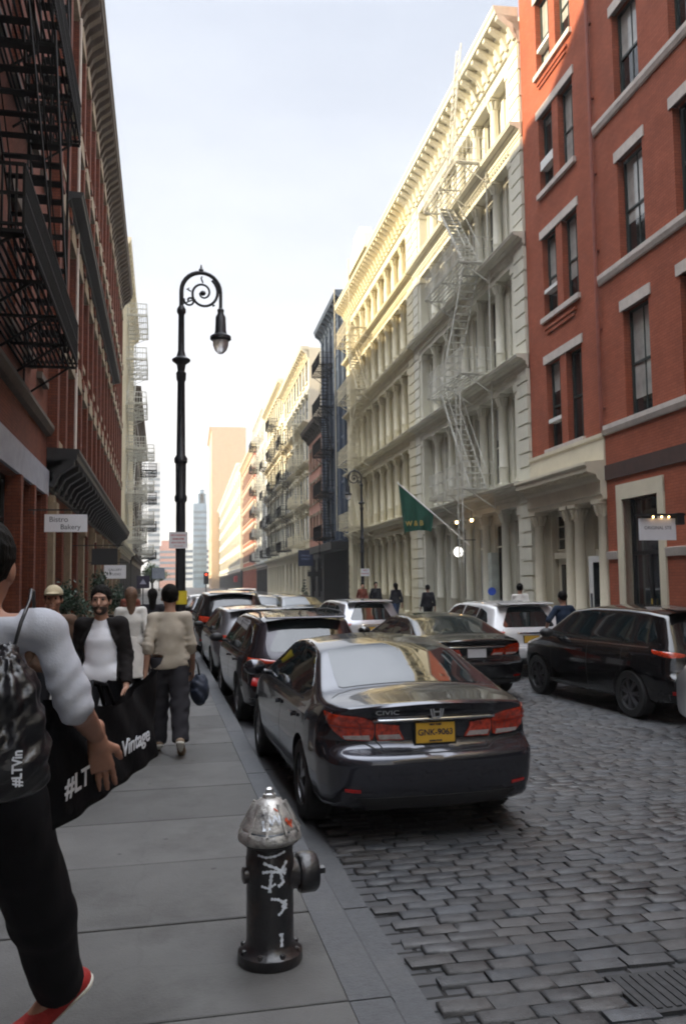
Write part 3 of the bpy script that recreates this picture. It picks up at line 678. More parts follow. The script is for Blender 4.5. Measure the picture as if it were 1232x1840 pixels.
block('brick_building', 'cream terrace front in the farthest stretch of the right side', 'R', 340.1, 440, 24, M_cream2, 5, 2, 6.0, M_cream2, M_green, M_cream2, off=.5, rv=.0)

# ---- left
def left_front():
    s0, s1 = 3.0, 24.0; L = s1-s0; loc, rz = side('L', s0, s1); X = lambda Y: s1-Y
    t = thing('red_brick_building', 'painted red brick building at the left edge with a black iron fire escape', 'building', loc, rz)
    ops = []
    for zb in (7.2, 12.4, 17.6):
        x = .9
        while x < L-1.5: ops.append((x, x+1.1, zb, zb+2.7)); x += 2.2
    g = [(X(23.2), X(21.6), SW+.2, 4.25), (X(21.1), X(19.6), SW+.2, 4.25), (X(19.1), X(16.2), SW+.2, 4.25), (X(15.7), X(12.2), SW+.2, 4.25), (X(11.7), X(8), SW+.2, 4.25)]
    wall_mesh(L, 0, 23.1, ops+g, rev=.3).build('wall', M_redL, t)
    for o in ops: window(t, *o, -.26, M_blackp, None, 'sash', .07)
    for o in g: window(t, *o, -.28, M_blackp, M_glass_dim, 'shop', .09)
    b = MB(); b.box(-.0, L, -.02, .08, 4.3, 4.98); b.build('lintel_band', mat('grey_stone_band', (.25, .26, .3), .7, var=.2, scale=2), t)
    b = MB(); b.prism([(-.05, 5.9), (.12, 5.95), (.2, 6.1), (.2, 6.2), (-.05, 6.25)], 0, L, 'x'); b.build('ledge', M_brown, t)
    for o in g: 
        b = MB(); b.box(o[0]-.3, o[0]-.02, -.02, .12, SW, 4.28); b.build('pier', M_redL, t)
    for o in ops:
        part('lf', lambda b: b.box(-.15, 1.25, -.05, .1, 0, .25).box(-.1, 1.2, -.05, .14, -2.86, -2.7), 'window_trim', M_brown, t, (o[0], 0, o[3]))
    cornice(t, 0, L, 22.0, 23.3, .8, M_brown, 0, 'roof_cornice', .9)
    b = MB(); b.prism([(X(23.5), 23.1), (X(15.5), 27.3), (X(3.2), 27.3), (X(3.2), 23.1)], -1.6, -.6, 'y'); b.build('shadow_gable', M_redL, t)  # added roof piece above view, sloped to throw a diagonal shadow across the street
    fire_escape(t, X(19.9), X(12.2), [6.85, 12.1, 17.3], M_blackfe, 1.15, .0, True, None, t=.03, sw=.7, bars=.095)
    b = MB(); b.bar((X(18.9), 1.0, 6.9), (X(18.9), 1.0, 17.4), .05); b.bar((X(16.8), .9, 6.9), (X(16.8), .9, 17.4), .045); b.build('hanger_rod', M_blackfe, t)
    # extra near flight seen from below, up against the outer rail
    for z0 in (6.85, 12.1):
        b = MB(); 
        for yy in (.55, 1.1): b.bar((X(18.6), yy, z0), (X(15.6), yy, z0+5.2), .035, .2)
        for k in range(1, 18):
            f = k/18; xx = X(18.6)+(X(15.6)-X(18.6))*f; b.box(xx-.12, xx+.12, .55, 1.1, z0+5.2*f-.015, z0+5.2*f+.015)
        b.build('stair', M_blackfe, t)
    return t
left_front()
def left_mid():
    s0, s1 = 24.01, 62.0; L = s1-s0; loc, rz = side('L', s0, s1); X = lambda Y: s1-Y
    t = thing('brick_building', 'long dark red brick building on the left with tan stone window hoods and black cornices', 'building', loc, rz)
    ops = []; n = 16; sp = L/n
    for zb in (6.0, 10.0, 14.2, 18.2):
        for i in range(n): ops.append((sp*(i+.5)-.6, sp*(i+.5)+.6, zb, zb+2.7))
    g = [(sp*(2*i+1)-1.6, sp*(2*i+1)+1.6, SW+.3, 3.9) for i in range(n//2)]
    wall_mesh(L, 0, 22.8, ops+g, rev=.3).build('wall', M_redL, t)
    for k, o in enumerate(ops): window(t, *o, -.26, M_blackp, None, 'arch', .06)
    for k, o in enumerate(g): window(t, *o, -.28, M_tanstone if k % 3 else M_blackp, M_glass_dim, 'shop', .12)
    for i in range(n+1):
        part('lm', lambda b: b.box(-.22, .22, -.05, .26, 0, 16.4).box(-.27, .27, -.05, .33, 3.6, 3.95).box(-.27, .27, -.05, .33, 7.8, 8.1).box(-.27, .27, -.05, .33, 12., 12.3), 'pilaster', M_redL, t, (min(max(sp*i, .3), L-.3), 0, 5.2), )
    for zb in (8.7, 12.7, 16.9, 20.9):
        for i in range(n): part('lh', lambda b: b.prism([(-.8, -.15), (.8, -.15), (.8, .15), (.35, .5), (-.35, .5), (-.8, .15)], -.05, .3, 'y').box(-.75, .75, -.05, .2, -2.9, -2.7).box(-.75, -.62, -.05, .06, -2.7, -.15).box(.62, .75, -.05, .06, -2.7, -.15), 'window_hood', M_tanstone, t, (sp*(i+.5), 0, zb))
    for i in range(n//2+1):
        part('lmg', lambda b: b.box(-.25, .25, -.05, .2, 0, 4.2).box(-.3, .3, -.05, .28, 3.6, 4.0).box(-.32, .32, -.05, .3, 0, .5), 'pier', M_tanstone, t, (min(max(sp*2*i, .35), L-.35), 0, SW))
    cornice(t, 0, L, 4.5, 5.6, .85, M_blackp, 0, 'shop_cornice', 1.25, bw=.3)
    cornice(t, X(50.5), X(26), 13.1, 13.75, .7, M_blackp, 0, 'ledge')
    cornice(t, 0, L, 21.4, 22.9, .95, M_brown, 0, 'roof_cornice', .7, bw=.3)
    b = MB(); b.tube([(X(28.6), .3, 5.7), (X(28.6), .3, 21)], .05, 8); b.build('downpipe', M_stone, t)
left_mid()
tl = block('cast_iron_building', 'cream cast iron building with white fire escape on the left past the red one', 'L', 62.01, 88, 27, M_cream2, 6, 1.2, 2.0, M_cream2, M_green, M_blackp, fh=3.6, pil=1)
fire_escape(tl, 12, 19, [5.5, 9.1, 12.7, 16.3, 19.9, 23.5], M_wfe, 1.7, .1, True, None, bars=.2, t=.04, gap=.15)
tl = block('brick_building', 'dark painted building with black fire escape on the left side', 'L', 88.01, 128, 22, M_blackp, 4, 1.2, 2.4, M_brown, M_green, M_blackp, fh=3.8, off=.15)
fire_escape(tl, 20, 27, [5.5, 9.4, 13.3, 17.2], M_wfe, 1.9, .1, True, None, bars=.2, t=.05, gap=.15)
fire_escape(tl, 4, 11, [5.5, 9.4, 13.3, 17.2], M_blackfe, 2.1, .1, True, None, bars=.2, t=.05, gap=.15)
block('brick_building', 'grey stone building at the far left end of the street', 'L', 128.01, 230, 17, M_stone, 5, 2.2, 5.3, M_stone, M_green, M_blackp, off=-4)
block('brick_building', 'pinkish grey building closing the left side in the distance', 'L', 235, 340, 15, M_pink, 5, 1.6, 7.0, M_stone, M_green, M_stone, off=-6)
for tt, a, z_ in ((tc2, 3, [5.4, 9.3, 13.2, 17.1]), (tc2, 14, [5.4, 9.3, 13.2, 17.1]), (td2, 6, [5.4, 9.5, 13.5, 17.6, 21.5]), (td2, 16, [5.4, 9.5, 13.5, 17.6])):
    fire_escape(tt, a, a+4.2, z_, M_creamfe if a % 2 else M_blackfe, 1.2, .1, True, None, bars=.22, t=.03, gap=.18)
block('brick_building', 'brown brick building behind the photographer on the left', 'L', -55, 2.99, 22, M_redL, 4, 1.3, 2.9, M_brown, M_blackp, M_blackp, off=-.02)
block('brick_building', 'cream building behind the photographer on the right', 'R', -55, 2.99, 22, M_cream2, 4, 1.3, 2.9, M_cream2, M_green, M_blackp, off=-.02)
# towers far off
def tower(name, label, x0, x1, y, H, m, steps=()):
    t = thing(name, label, 'tower', (x0, y, 0)); b = MB(); w = x1-x0; b.box(0, w, 0, w*1.2, 0, H)
    for a, c, h in steps: b.box(w*a, w*c, w*.1, w, H, H+h)
    b.build('wall', m, t); g = MB(); z = 4
    while z < H-3: g.box(-.05, w+.05, -.1, 0.02, z, z+1.3); z += 3.0
    g.build('window_bands', mat('tower_glass', (.12, .16, .2), .25, var=.3, scale=.2), t)
tower('glass_tower', 'bluish glass tower far beyond the beige slab', 15.5, 22, 430, 42, mat('blue_glass_wall', (.16, .24, .32), .3, var=.3, scale=.4), [(.35, .95, 5), (.5, .8, 7)])
tower('office_tower', 'slim grey tower far away above the left side fronts', -6.3, -.8, 420, 61, mat('grey_concrete_tower', (.4, .42, .45), .7))
tower('apartment_block', 'pale pink apartment block closing the end of the street', -3, 12, 480, 23, M_pink, [(.2, .6, 3)])
tower('apartment_block', 'low white block at the end of the street', 12.5, 28, 470, 24, M_whitep)

# air: thin even haze down the street
M_h = bpy.data.materials.new('haze'); M_h.use_nodes = True; n_ = M_h.node_tree.nodes; n_.remove(n_['Principled BSDF'])
pv = n_.new('ShaderNodeVolumePrincipled'); pv.inputs['Density'].default_value = .0007; pv.inputs['Color'].default_value = (.97, .96, .93, 1); pv.inputs['Anisotropy'].default_value = .3
M_h.node_tree.links.new(pv.outputs[0], n_['Material Output'].inputs['Volume'])
b = MB(); b.box(-140, 140, -70, 640, -1.2, 75); struct(b.build('haze', M_h), 'stuff')
S.cycles.volume_step_rate = 5
# ================================================================ cars
def paint(name, c, metal=.5, rough=.32, coat=1.):
    return mat('car_paint_'+name, c, rough, metal=metal, var=.05, scale=2.5, coat=coat, dirt=tuple(.6*np.array(c)+.03), dscale=3, damt=.25)
M_cglass = mat('car_glass', (.008, .014, .016), .02, var=.2, scale=1.5, spec=1.)
M_tyre = mat('tyre_rubber', (.018, .018, .018), .85, var=.3, scale=20)
M_rim = mat('alloy_rim', (.22, .22, .23), .3, metal=.9, var=.1, scale=9)
M_cblack = mat('black_plastic', (.015, .015, .016), .55, var=.2, scale=10)
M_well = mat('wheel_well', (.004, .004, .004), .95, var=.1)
M_chrome = mat('chrome', (.75, .76, .78), .12, metal=1., var=.03)
M_redl = mat('tail_lamp_red', (.42, .03, .008), .15, var=.8, scale=26, coat=1., spec=.8)
M_whl = mat('lamp_clear', (.42, .36, .34), .15, var=.25, scale=25, coat=1.)
M_refl = mat('reflector_red', (.35, .01, .008), .25, var=.2, scale=30, coat=.6)
M_plate = mat('number_plate_gold', (.62, .36, .035), .5, var=.06, scale=9)
M_platew = mat('number_plate_white', (.6, .6, .62), .5, var=.06, scale=9)
M_pink_ink = mat('plate_ink', (.02, .02, .05), .5)

def smoothf(pts, sig=.04, lo=-1, hi=6):
    xs = np.linspace(lo, hi, 1401); ys = np.interp(xs, [p[0] for p in pts], [p[1] for p in pts]); dx = xs[1]-xs[0]
    k = int(3*sig/dx)+1; g = np.exp(-.5*(np.arange(-k, k+1)*dx/sig)**2); g /= g.sum()
    ysm = np.convolve(np.pad(ys, k, 'edge'), g, 'valid')
    return lambda x: float(np.interp(x, xs, ysm))
SPEC = {
 'sedan': dict(L=4.55, W=1.78, H=1.43, top=[(-1, 1.035), (.05, 1.045), (.5, 1.075), (.66, 1.095), (1.42, 1.375), (1.75, 1.42), (2.2, 1.435), (2.6, 1.40), (3.5, 1.0), (4.1, .86), (4.45, .74), (5, .72)],
    xr=[(.2, .14), (.3, .06), (.42, .015), (.60, .0), (.645, .012), (.70, .095), (.74, .125), (.9, .10), (.985, .05), (1.02, .0), (1.1, 0)], xf=[(.2, .1), (.35, .0), (.6, .03), (.72, .1), (.8, .2)],
    bot=.2, belt=.93, hw=[(.15, .88), (.3, .955), (.45, .985), (.62, 1.), (.78, .985), (.88, .965), (.96, .93), (1.0, .90), (1.38, .66), (1.5, .62)], plan=[(-1, .84), (0, .86), (.06, .91), (.3, .97), (.8, 1), (3.6, 1), (4.1, .95), (4.4, .84), (4.55, .74), (6, .7)],
    fr=.6, wx=(.98, 3.68), wr=.325, crown=.055, rad=.07,
    sidewin=[[(.98, 1.06), (1.02, 1.10), (1.42, 1.30), (1.72, 1.36), (1.98, 1.375), (2.0, .985), (1.2, .985)], [(2.06, .98), (2.04, 1.378), (2.4, 1.36), (2.62, 1.32), (3.22, 1.0), (3.2, .97)]],
    backglass=('top', [(.70, -.60), (.70, .60), (1.0, .585), (1.40, .545), (1.44, .3), (1.45, 0), (1.44, -.3), (1.40, -.545), (1.0, -.585)]),
    wind=[(2.66, -.53), (2.66, .53), (3.38, .66), (3.44, .3), (3.45, 0), (3.44, -.3), (3.38, -.66)], doors=[(1.18, 2.03), (2.03, 3.15)]),
 'suv': dict(L=4.6, W=1.86, H=1.66, top=[(-1, 1.56), (.0, 1.58), (.5, 1.63), (1.3, 1.66), (2.2, 1.66), (2.75, 1.60), (3.55, 1.10), (4.2, .98), (4.5, .86), (5, .82)],
    xr=[(.2, .12), (.35, .03), (.5, .0), (.66, .01), (.72, .07), (.95, .10), (1.03, .13), (1.1, .17), (1.5, .40), (1.57, .42), (1.62, .36), (1.7, .36)], xf=[(.2, .1), (.35, .0), (.7, .03), (.9, .14), (1.1, .3)],
    bot=.24, belt=1.04, hw=[(.2, .9), (.35, .965), (.55, .99), (.72, 1.), (.9, .985), (1.0, .965), (1.07, .93), (1.12, .90), (1.56, .73), (1.66, .66)], plan=[(-1, .85), (0, .87), (.06, .91), (.3, .965), (.8, 1), (3.6, 1), (4.1, .95), (4.4, .85), (4.6, .76), (6, .7)],
    fr=1.3, wx=(.93, 3.62), wr=.36, crown=.05, rad=.08,
    sidewin=[[(.45, 1.2), (.62, 1.42), (.9, 1.50), (1.0, 1.50), (1.12, 1.11), (.62, 1.13)], [(1.16, 1.105), (1.05, 1.51), (1.9, 1.55), (2.0, 1.09)], [(2.06, 1.09), (1.98, 1.552), (2.4, 1.55), (2.72, 1.48), (3.25, 1.12), (3.22, 1.08)]],
    backglass=('rear', [(-.60, 1.10), (.60, 1.10), (.66, 1.14), (.60, 1.50), (.55, 1.535), (0, 1.55), (-.55, 1.535), (-.60, 1.50), (-.66, 1.14)]),
    wind=[(2.8, -.58), (2.8, .58), (3.45, .70), (3.5, .3), (3.52, 0), (3.5, -.3), (3.45, -.70)], doors=[(1.12, 2.03), (2.03, 3.12)]),
}
def body_mesh(sp, mats):
    L, W2 = sp['L'], sp['W']/2
    top = smoothf(sp['top'], .05); hwf = smoothf(sp['hw'], .02, 0, 2.5); plan = smoothf(sp['plan'], .03); xr = smoothf(sp['xr'], .012, 0, 2.5); xf = smoothf(sp['xf'], .03, 0, 2.5)
    botf = smoothf([(-1, sp['bot']+.06), (.1, sp['bot']+.05), (.5, sp['bot']), (3.9, sp['bot']), (4.4, sp['bot']+.03), (6, sp['bot']+.05)], .05)
    fr = sp['fr']
    def warp(u, y, z):
        a = max(0, 1-u/fr); c = max(0, 1-(L-u)/.8)
        yy = abs(y)/W2
        return u+(xr(z)+.16*yy**3)*a - (xf(z)+.30*yy**2.5)*c**1.5*.8
    us = [0, .008, .03, .06, .1, .15]+list(np.arange(.2, L-.2, .05))+[L-.15, L-.1, L-.06, L-.03, L-.008, L]
    NS, NT = 34, 12; rings = []
    for u in us:
        zt = top(u); zb = botf(u); pf = plan(u); e = min(u, L-u)
        sh = 0.0
        if e < .06: sh = .035*(1-sqrt(max(0, 1-(1-e/.06)**2)))
        zt -= sh; zb += sh
        ze = zt-sp['crown']; r = sp['rad']; ring = []
        for i in range(5): ring.append((W2*pf*(hwf(zb)-.06)*i/5, zb))
        for i in range(NS+1):
            z = zb+.03+(ze-r*.8-zb-.03)*i/NS; w = hwf(z)
            if i == 0: w -= .02
            ring.append((W2*(pf*w)-sh, z))
        we = ring[-1][0]; z1 = ring[-1][1]
        for i in range(1, NT+1):                      # rounded shoulder then crown to the middle
            a = i/NT
            if i <= 4:
                q = i/4*pi/2; ring.append((we-r*(1-cos(q))*1.1-.003*i, z1+(ze+.012-z1)*sin(q)))
            else:
                f = (i-4)/(NT-4); y4 = we-r*1.1-.012; y = y4*(1-f); ring.append((y, ze+.012+(zt-ze-.012)*(1-(1-f)**2)))
        full = ring+[(-y, z) for y, z in ring[-2:0:-1]]
        rings.append([(warp(u, y, z), y, z) for y, z in full])
    n = len(rings[0]); V = [p for r in rings for p in r]; F = []
    for i in range(len(rings)-1):
        for j in range(n): F.append((i*n+j, i*n+(j+1) % n, (i+1)*n+(j+1) % n, (i+1)*n+j))
    for end, u in ((0, 0.), (len(rings)-1, L)):
        prev = [end*n+j for j in range(n)]; src = rings[end]; zm = .62
        flat = [(p[1], p[2]) for p in src]; K = 10
        for k in range(1, K):
            s = 1-k/K; idx = []
            for y, z in flat:
                yy, zz = y*s, zm+(z-zm)*s; idx.append(len(V)); V.append((warp(u, yy, zz), yy, zz))
            for j in range(n):
                q = (prev[j], prev[(j+1) % n], idx[(j+1) % n], idx[j]); F.append(q)
            prev = idx
        c = len(V); V.append((warp(u, 0, zm), 0, zm))
        for j in range(n): F.append((prev[j], prev[(j+1) % n], c))
    me = bpy.data.meshes.new('body'); me.from_pydata(V, [], F)
    bm = bmesh.new(); bm.from_mesh(me); bmesh.ops.recalc_face_normals(bm, faces=bm.faces); bm.to_mesh(me)
    bvh = BVHTree.FromBMesh(bm); bm.free()
    for q in mats: me.materials.append(q)
    shade(me, True)
    return me, bvh
class Proj:
    def __init__(s, bvh, sp): s.b = bvh; s.sp = sp
    def hit(s, kind, a, c):
        if kind == 'rear':
            ph = math.atan2(a, .9); o = Vector((.95-3.5*cos(ph), 3.5*sin(ph), c)); d = Vector((cos(ph), -sin(ph), 0))
        elif kind == 'top': o = Vector((a, c, 4)); d = Vector((0, 0, -1))
        elif kind == 'left': o = Vector((a, 4, c)); d = Vector((0, -1, 0))
        elif kind == 'right': o = Vector((a, -4, c)); d = Vector((0, 1, 0))
        elif kind == 'front':
            ph = math.atan2(a, .9); x = s.sp['L']-.95; o = Vector((x+3.5*cos(ph), 3.5*sin(ph), c)); d = Vector((-cos(ph), -sin(ph), 0))
        h = s.b.ray_cast(o, d, 8)
        if h[0] is None: return o+d*3, -d
        n = h[1]
        if n.dot(d) > 0: n = -n
        return h[0], n
    def patch(s, kind, poly, off=.004, thick=.006, dens=.05, rnd=0, bulge=0.):
        P = [Vector(p) for p in poly]
        for _ in range(rnd):
            Q = []
            for i in range(len(P)):
                a, c = P[i], P[(i+1) % len(P)]; l = (c-a).length; k = min(.25, .03/l if l > 0 else .25) if _ == 0 else .3
                Q += [a.lerp(c, k), a.lerp(c, 1-k)]
            P = Q
        B = []
        for i in range(len(P)):
            a, c = P[i], P[(i+1) % len(P)]; k = max(1, int((c-a).length/dens))
            for j in range(k): B.append(a.lerp(c, j/k))
        cen = sum(B, Vector((0, 0)))/len(B); K = 6; n = len(B); V = []; F = []
        for e, o in ((1, -thick), (1, off)):
            for p in B:
                h, nn = s.hit(kind, p.x, p.y); V.append(tuple(h+nn*o))
        for i in range(n): F.append((i, (i+1) % n, n+(i+1) % n, n+i))
        prev = n
        for k in range(1, K):
            f = 1-k/K
            for p in B:
                q = cen+(p-cen)*f; h, nn = s.hit(kind, q.x, q.y); V.append(tuple(h+nn*(off+bulge*(1-f*f))))
            for i in range(n): F.append((prev+i, prev+(i+1) % n, prev+n+(i+1) % n, prev+n+i))
            prev += n
        h, nn = s.hit(kind, cen.x, cen.y); V.append(tuple(h+nn*(off+bulge))); c = len(V)-1
        for i in range(n): F.append((prev+i, prev+(i+1) % n, c))
        return MB().add(V, F)
    def ribbon(s, mb, kind, pts, w=.007, off=.0012):
        P = [Vector(p) for p in pts]; D = []
        for a, c in zip(P[:-1], P[1:]):
            k = max(1, int((c-a).length/.04)); D += [a.lerp(c, j/k) for j in range(k)]
        D.append(P[-1]); o = len(mb.v); V = []
        H = [s.hit(kind, p.x, p.y) for p in D]
        for i, (h, nn) in enumerate(H):
            t = (H[min(i+1, len(H)-1)][0]-H[max(i-1, 0)][0]).normalized(); sd_ = t.cross(nn).normalized()*w/2
            V += [tuple(h+nn*off+sd_), tuple(h+nn*off-sd_)]
        mb.add(V, [(2*i, 2*i+1, 2*i+3, 2*i+2) for i in range(len(H)-1)])
def wheel(parent, x, y, r, side_, rimm=M_rim, spokes=5, wid=.21):
    o = -1 if side_ < 0 else 1                     # outer face towards side_*y
    key = ('wheel', r, side_, spokes)
    if key not in PM:
        b = MB(); w = wid/2
        b.lathe([(r*.62, -w), (r*.93, -w), (r, -w*.7), (r, w*.7), (r*.93, w), (r*.66, w), (r*.62, w*.6)], 36, axis='y')
        ty = b.mesh('wheel', M_tyre, 35)
        c = MB(); ri = r*.66
        c.lathe([(ri, -w*.9), (ri, w*.85*1), (ri*.93, w*.86), (ri*.9, w*.5), (ri*.9, -w*.5)], 36, axis='y') if o > 0 else c.lathe([(ri*.9, w*.5), (ri*.9, -w*.5), (ri*.93, -w*.86), (ri, -w*.85), (ri, w*.9)], 36, axis='y')
        for k in range(spokes):
            t = 2*pi*k/spokes+.3
            for dt in (-.13, .13): c.bar((0.02*cos(t), o*w*.78, .02*sin(t)), (ri*.94*cos(t+dt), o*w*.6, ri*.94*sin(t+dt)), .045, .03)
        c.lathe([(.06, 0), (.06, o*w*.85), (.03, o*w*.9)], 16, axis='y')
        rm = c.mesh('rim', rimm, 35); d = MB(); d.lathe([(ri*.98, o*w*.1), (ri*.98, o*w*.14)], 24, axis='y'); dm = d.mesh('brake_shadow', M_well)  # near-black disc behind the spokes paints the shade inside the wheel
        PM[key] = (ty, rm, dm)
    ty, rm, dm = PM[key]
    q = link('wheel', ty, parent, (x, y, r)); q.rotation_euler = (0, random.random()*2, 0); link('rim', rm, q); link('wheel_shade', dm, q)
    return q
ROADZ = -.035
def car(kind, name, label, cat, x, y, rz, col, group=None, L=None, H=None, W=None, lamp=None, plate=None, extra=None, belt_trim=False, cladding=False, rails=False, fin=False, spokes=5, rearwipe=False, glassm=None, z=None):
    """x, y: middle of the rear bumper; rz: heading (0 = away along the street, + turns left)"""
    sp = dict(SPEC[kind]); base = SPEC[kind]
    M = paint(*col) if isinstance(col, tuple) else col
    kx = (L or sp['L'])/sp['L']; kz = (H or sp['H'])/sp['H']; ky = (W or sp['W'])/sp['W']; glass = glassm or M_cglass
    t = thing(name, label, cat, (x, y, ROADZ), pi/2+rz, group)
    me, bvh = body_mesh(sp, [M, M_well]); pj = Proj(bvh, sp); W2 = sp['W']/2; r = sp['wr']
    body = link('body', me, t)
    cut = MB()
    for wx in sp['wx']:
        for s_ in (-1, 1):
            cut.lathe([(r+.045, s_*(W2-.30)), (r+.045, s_*(W2+.2))], 40, c=(wx, 0, r), axis='y')
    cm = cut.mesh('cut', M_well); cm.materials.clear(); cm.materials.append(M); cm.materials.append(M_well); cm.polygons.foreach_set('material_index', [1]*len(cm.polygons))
    co = link('cut', cm, t)
    md = body.modifiers.new('arch', 'BOOLEAN'); md.operation = 'DIFFERENCE'; md.solver = 'EXACT'; md.object = co; 
    try: md.material_mode = 'TRANSFER'
    except Exception: pass
    dg = bpy.context.evaluated_depsgraph_get(); nm = bpy.data.meshes.new_from_object(body.evaluated_get(dg)); body.modifiers.clear(); body.data = nm; bpy.data.objects.remove(co)
    shade(nm, 35)
    for wx in sp['wx']:
        for s_ in (-1, 1): wheel(t, wx, s_*(W2-.12), r, s_, spokes=spokes)
    # glass
    for sd_, s_ in (('left', 1), ('right', -1)):
        for poly in sp['sidewin']:
            pj.patch(sd_, poly, .004, .01, rnd=1).build('side_window', glass, t, 40)
        g = MB()
        for a, c in sp['doors']: 
            bz = sp['belt']; pj.ribbon(g, sd_, [(a, bz), (a-.02, .62), (a+.05 if a < 1.5 else a, .32), (c, .32), (c, bz)])
        g.build('door_seam', M_cblack, t)
        for a, c in sp['doors']:
            h, nn = pj.hit(sd_, a+.14, sp['belt']-.12); b = MB(); b.bar(h+nn*.03+Vector((-.09, 0, 0)), h+nn*.03+Vector((.09, 0, 0)), .022, .03); b.bar(h+Vector((-.08, 0, 0)), h+nn*.03+Vector((-.08, 0, 0)), .02); b.bar(h+Vector((.08, 0, 0)), h+nn*.03+Vector((.08, 0, 0)), .02)
            b.build('door_handle', M, t)
        h, nn = pj.hit(sd_, sp['doors'][1][1]-.12, sp['belt']+.06); b = MB()
        yc = s_*(W2+.10); b.lathe([(.01, -.10), (.06, -.09), (.085, -.03), (.08, .05), (.05, .10), (.01, .115)], 14, c=(h.x+.02, yc, sp['belt']+.12), axis='x', sc=(1.35, .95)); b.bar((h.x, s_*(W2-.12), sp['belt']+.05), (h.x+.02, yc, sp['belt']+.09), .05)
        b.build('mirror', M if kind == 'sedan' else M_cblack, t, True)
        g = MB(); pj.ribbon(g, sd_, [(sp['sidewin'][0][0][0]+.1, sp['belt']+.035), (3.2, sp['belt']+.03)], .018, .004); g.build('belt_strip', M_chrome if belt_trim else M_cblack, t)
    kd, poly = sp['backglass']; pj.patch(kd, poly, .004, .01, rnd=1, dens=.06).build('rear_window', glass, t, 40)
    pj.patch('top', sp['wind'], .004, .01, rnd=1, dens=.06).build('windscreen', glass, t, 40)
    # lamps, seams, plate
    if kind == 'sedan':
        for s_ in (-1, 1):
            q = lambda P: [(s_*a, c) for a, c in P]
            lp = pj.patch('rear', q(lamp[0] if lamp else [(.50, .90), (.62, .935), (.80, .95), (1.22, .965), (1.02, .88), (.86, .80), (.80, .765), (.54, .755), (.52, .80)]), .010, .02, rnd=1, bulge=.008).build('tail_lamp', M_redl, t, 50)
            pj.patch('rear', q([(.56, .80), (.82, .80), (.80, .775), (.555, .765)]), .019, .004, dens=.04).build('clear_strip', M_whl, lp)
            g = MB(); pj.ribbon(g, 'rear', q([(.53, .855), (.98, .875)]), .007, .022); pj.ribbon(g, 'rear', q([(.66, .935), (.63, .80)]), .006, .022); g.build('lamp_rib', mat('lamp_dark_rib', (.16, .01, .006), .3), lp)
            lp = pj.patch('rear', q([(.30, .835), (.30, .865), (.495, .885), (.505, .80), (.49, .755), (.26, .755), (.27, .78)]), .010, .02).build('lid_lamp', M_redl, t, 50)
            pj.patch('rear', q([(.30, .80), (.485, .80), (.475, .765), (.275, .765)]), .014, .004, dens=.04).build('clear_strip', M_whl, lp)
            pj.patch('rear', q([(.60, .40), (.74, .41), (.74, .43), (.60, .42)]), .008, .01).build('reflector', M_refl, t)
            hl = pj.patch('front', q([(.45, .66), (.85, .74), (.95, .72), (.8, .6), (.5, .58)]), .01, .02).build('headlight', M_whl, t)
        g = MB(); pj.ribbon(g, 'rear', [(-.505, .90), (-.515, .76), (-.42, .69), (.42, .69), (.515, .76), (.505, .90)], .008, .0015)
        pj.ribbon(g, 'top', [(.50, -.70), (.58, -.64), (.64, -.5), (.655, 0), (.64, .5), (.58, .64), (.50, .70)], .01, .0015); g.build('lid_seam', M_cblack, t)
        g = MB(); P_ = [pj.hit('rear', -.52+1.04*k/20, .905) for k in range(21)]; g.tube([tuple(h+Vector((-.012, 0, 0))) for h, nn in P_], .0145, 8); g.build('chrome_strip', M_chrome, t, True)
        pj.patch('rear', [(-.40, .66), (.40, .66), (.33, .575), (-.33, .575)], .0, .0, dens=.04)
        pj.patch('rear', [(-.66, .36), (.66, .36), (.58, .27), (-.58, .27)], .008, .01).build('bumper_insert', M_cblack, t)
        pz = .80; px, pn = pj.hit('rear', 0, pz)
    else:
        LP = lamp or dict(tail=[(.55, 1.0), (.80, 1.035), (1.25, 1.06), (1.2, 1.0), (.92, .90), (.70, .90)])
        for s_ in (-1, 1):
            q = lambda P: [(s_*a, c) for a, c in P]
            lp = pj.patch('rear', q(LP['tail']), .012, .02, rnd=1, bulge=.006).build('tail_lamp', M_redl, t, 50)
            if 'clear' in LP: pj.patch('rear', q(LP['clear']), .022, .004, dens=.04).build('clear_strip', M_whl, lp)
            pj.patch('rear', q(LP.get('refl', [(.58, .42), (.86, .44), (.86, .49), (.58, .47)])), .014, .015).build('reflector', M_refl, t)
            pj.patch('front', q([(.45, .8), (.85, .88), (.95, .86), (.8, .74), (.5, .72)]), .01, .02).build('headlight', M_whl, t)
        g = MB(); pj.ribbon(g, 'rear', [(-.62, 1.06), (-.66, .9), (-.60, .69), (.60, .69), (.66, .9), (.62, 1.06)], .009, .0015); g.build('lid_seam', M_cblack, t)
        if cladding or True: pj.patch('rear', [(-.95, .44), (.95, .44), (.9, .28), (-.9, .28)], .006, .02, dens=.06).build('bumper_insert', M_cblack, t)
        b = MB()
        top = smoothf(sp['top'], .05)
        b.prism([(.30, top(.3)-.02), (.62, top(.62)+.0), (.62, top(.62)+.01), (.27, top(.3)+.012), (.26, top(.3)-.005)], -.56, .56, 'y'); b.build('spoiler', M, t)
        if rails:
            for s_ in (-1, 1):
                b = MB(); b.tube([(.62, s_*.60, top(.62)-.03), (.72, s_*.60, top(.8)+.03), (1.6, s_*.60, top(1.6)+.03), (2.4, s_*.58, top(2.4)+.02), (2.55, s_*.57, top(2.5)-.05)], .018, 8); b.build('roof_rail', M_cblack, t, True)
        if rearwipe: 
            p0, n0 = pj.hit('rear', .0, 1.13); p1, n1 = pj.hit('rear', .35, 1.17); b = MB(); b.bar(p0+n0*.02, p1+n1*.02, .015); b.build('wiper', M_cblack, t)
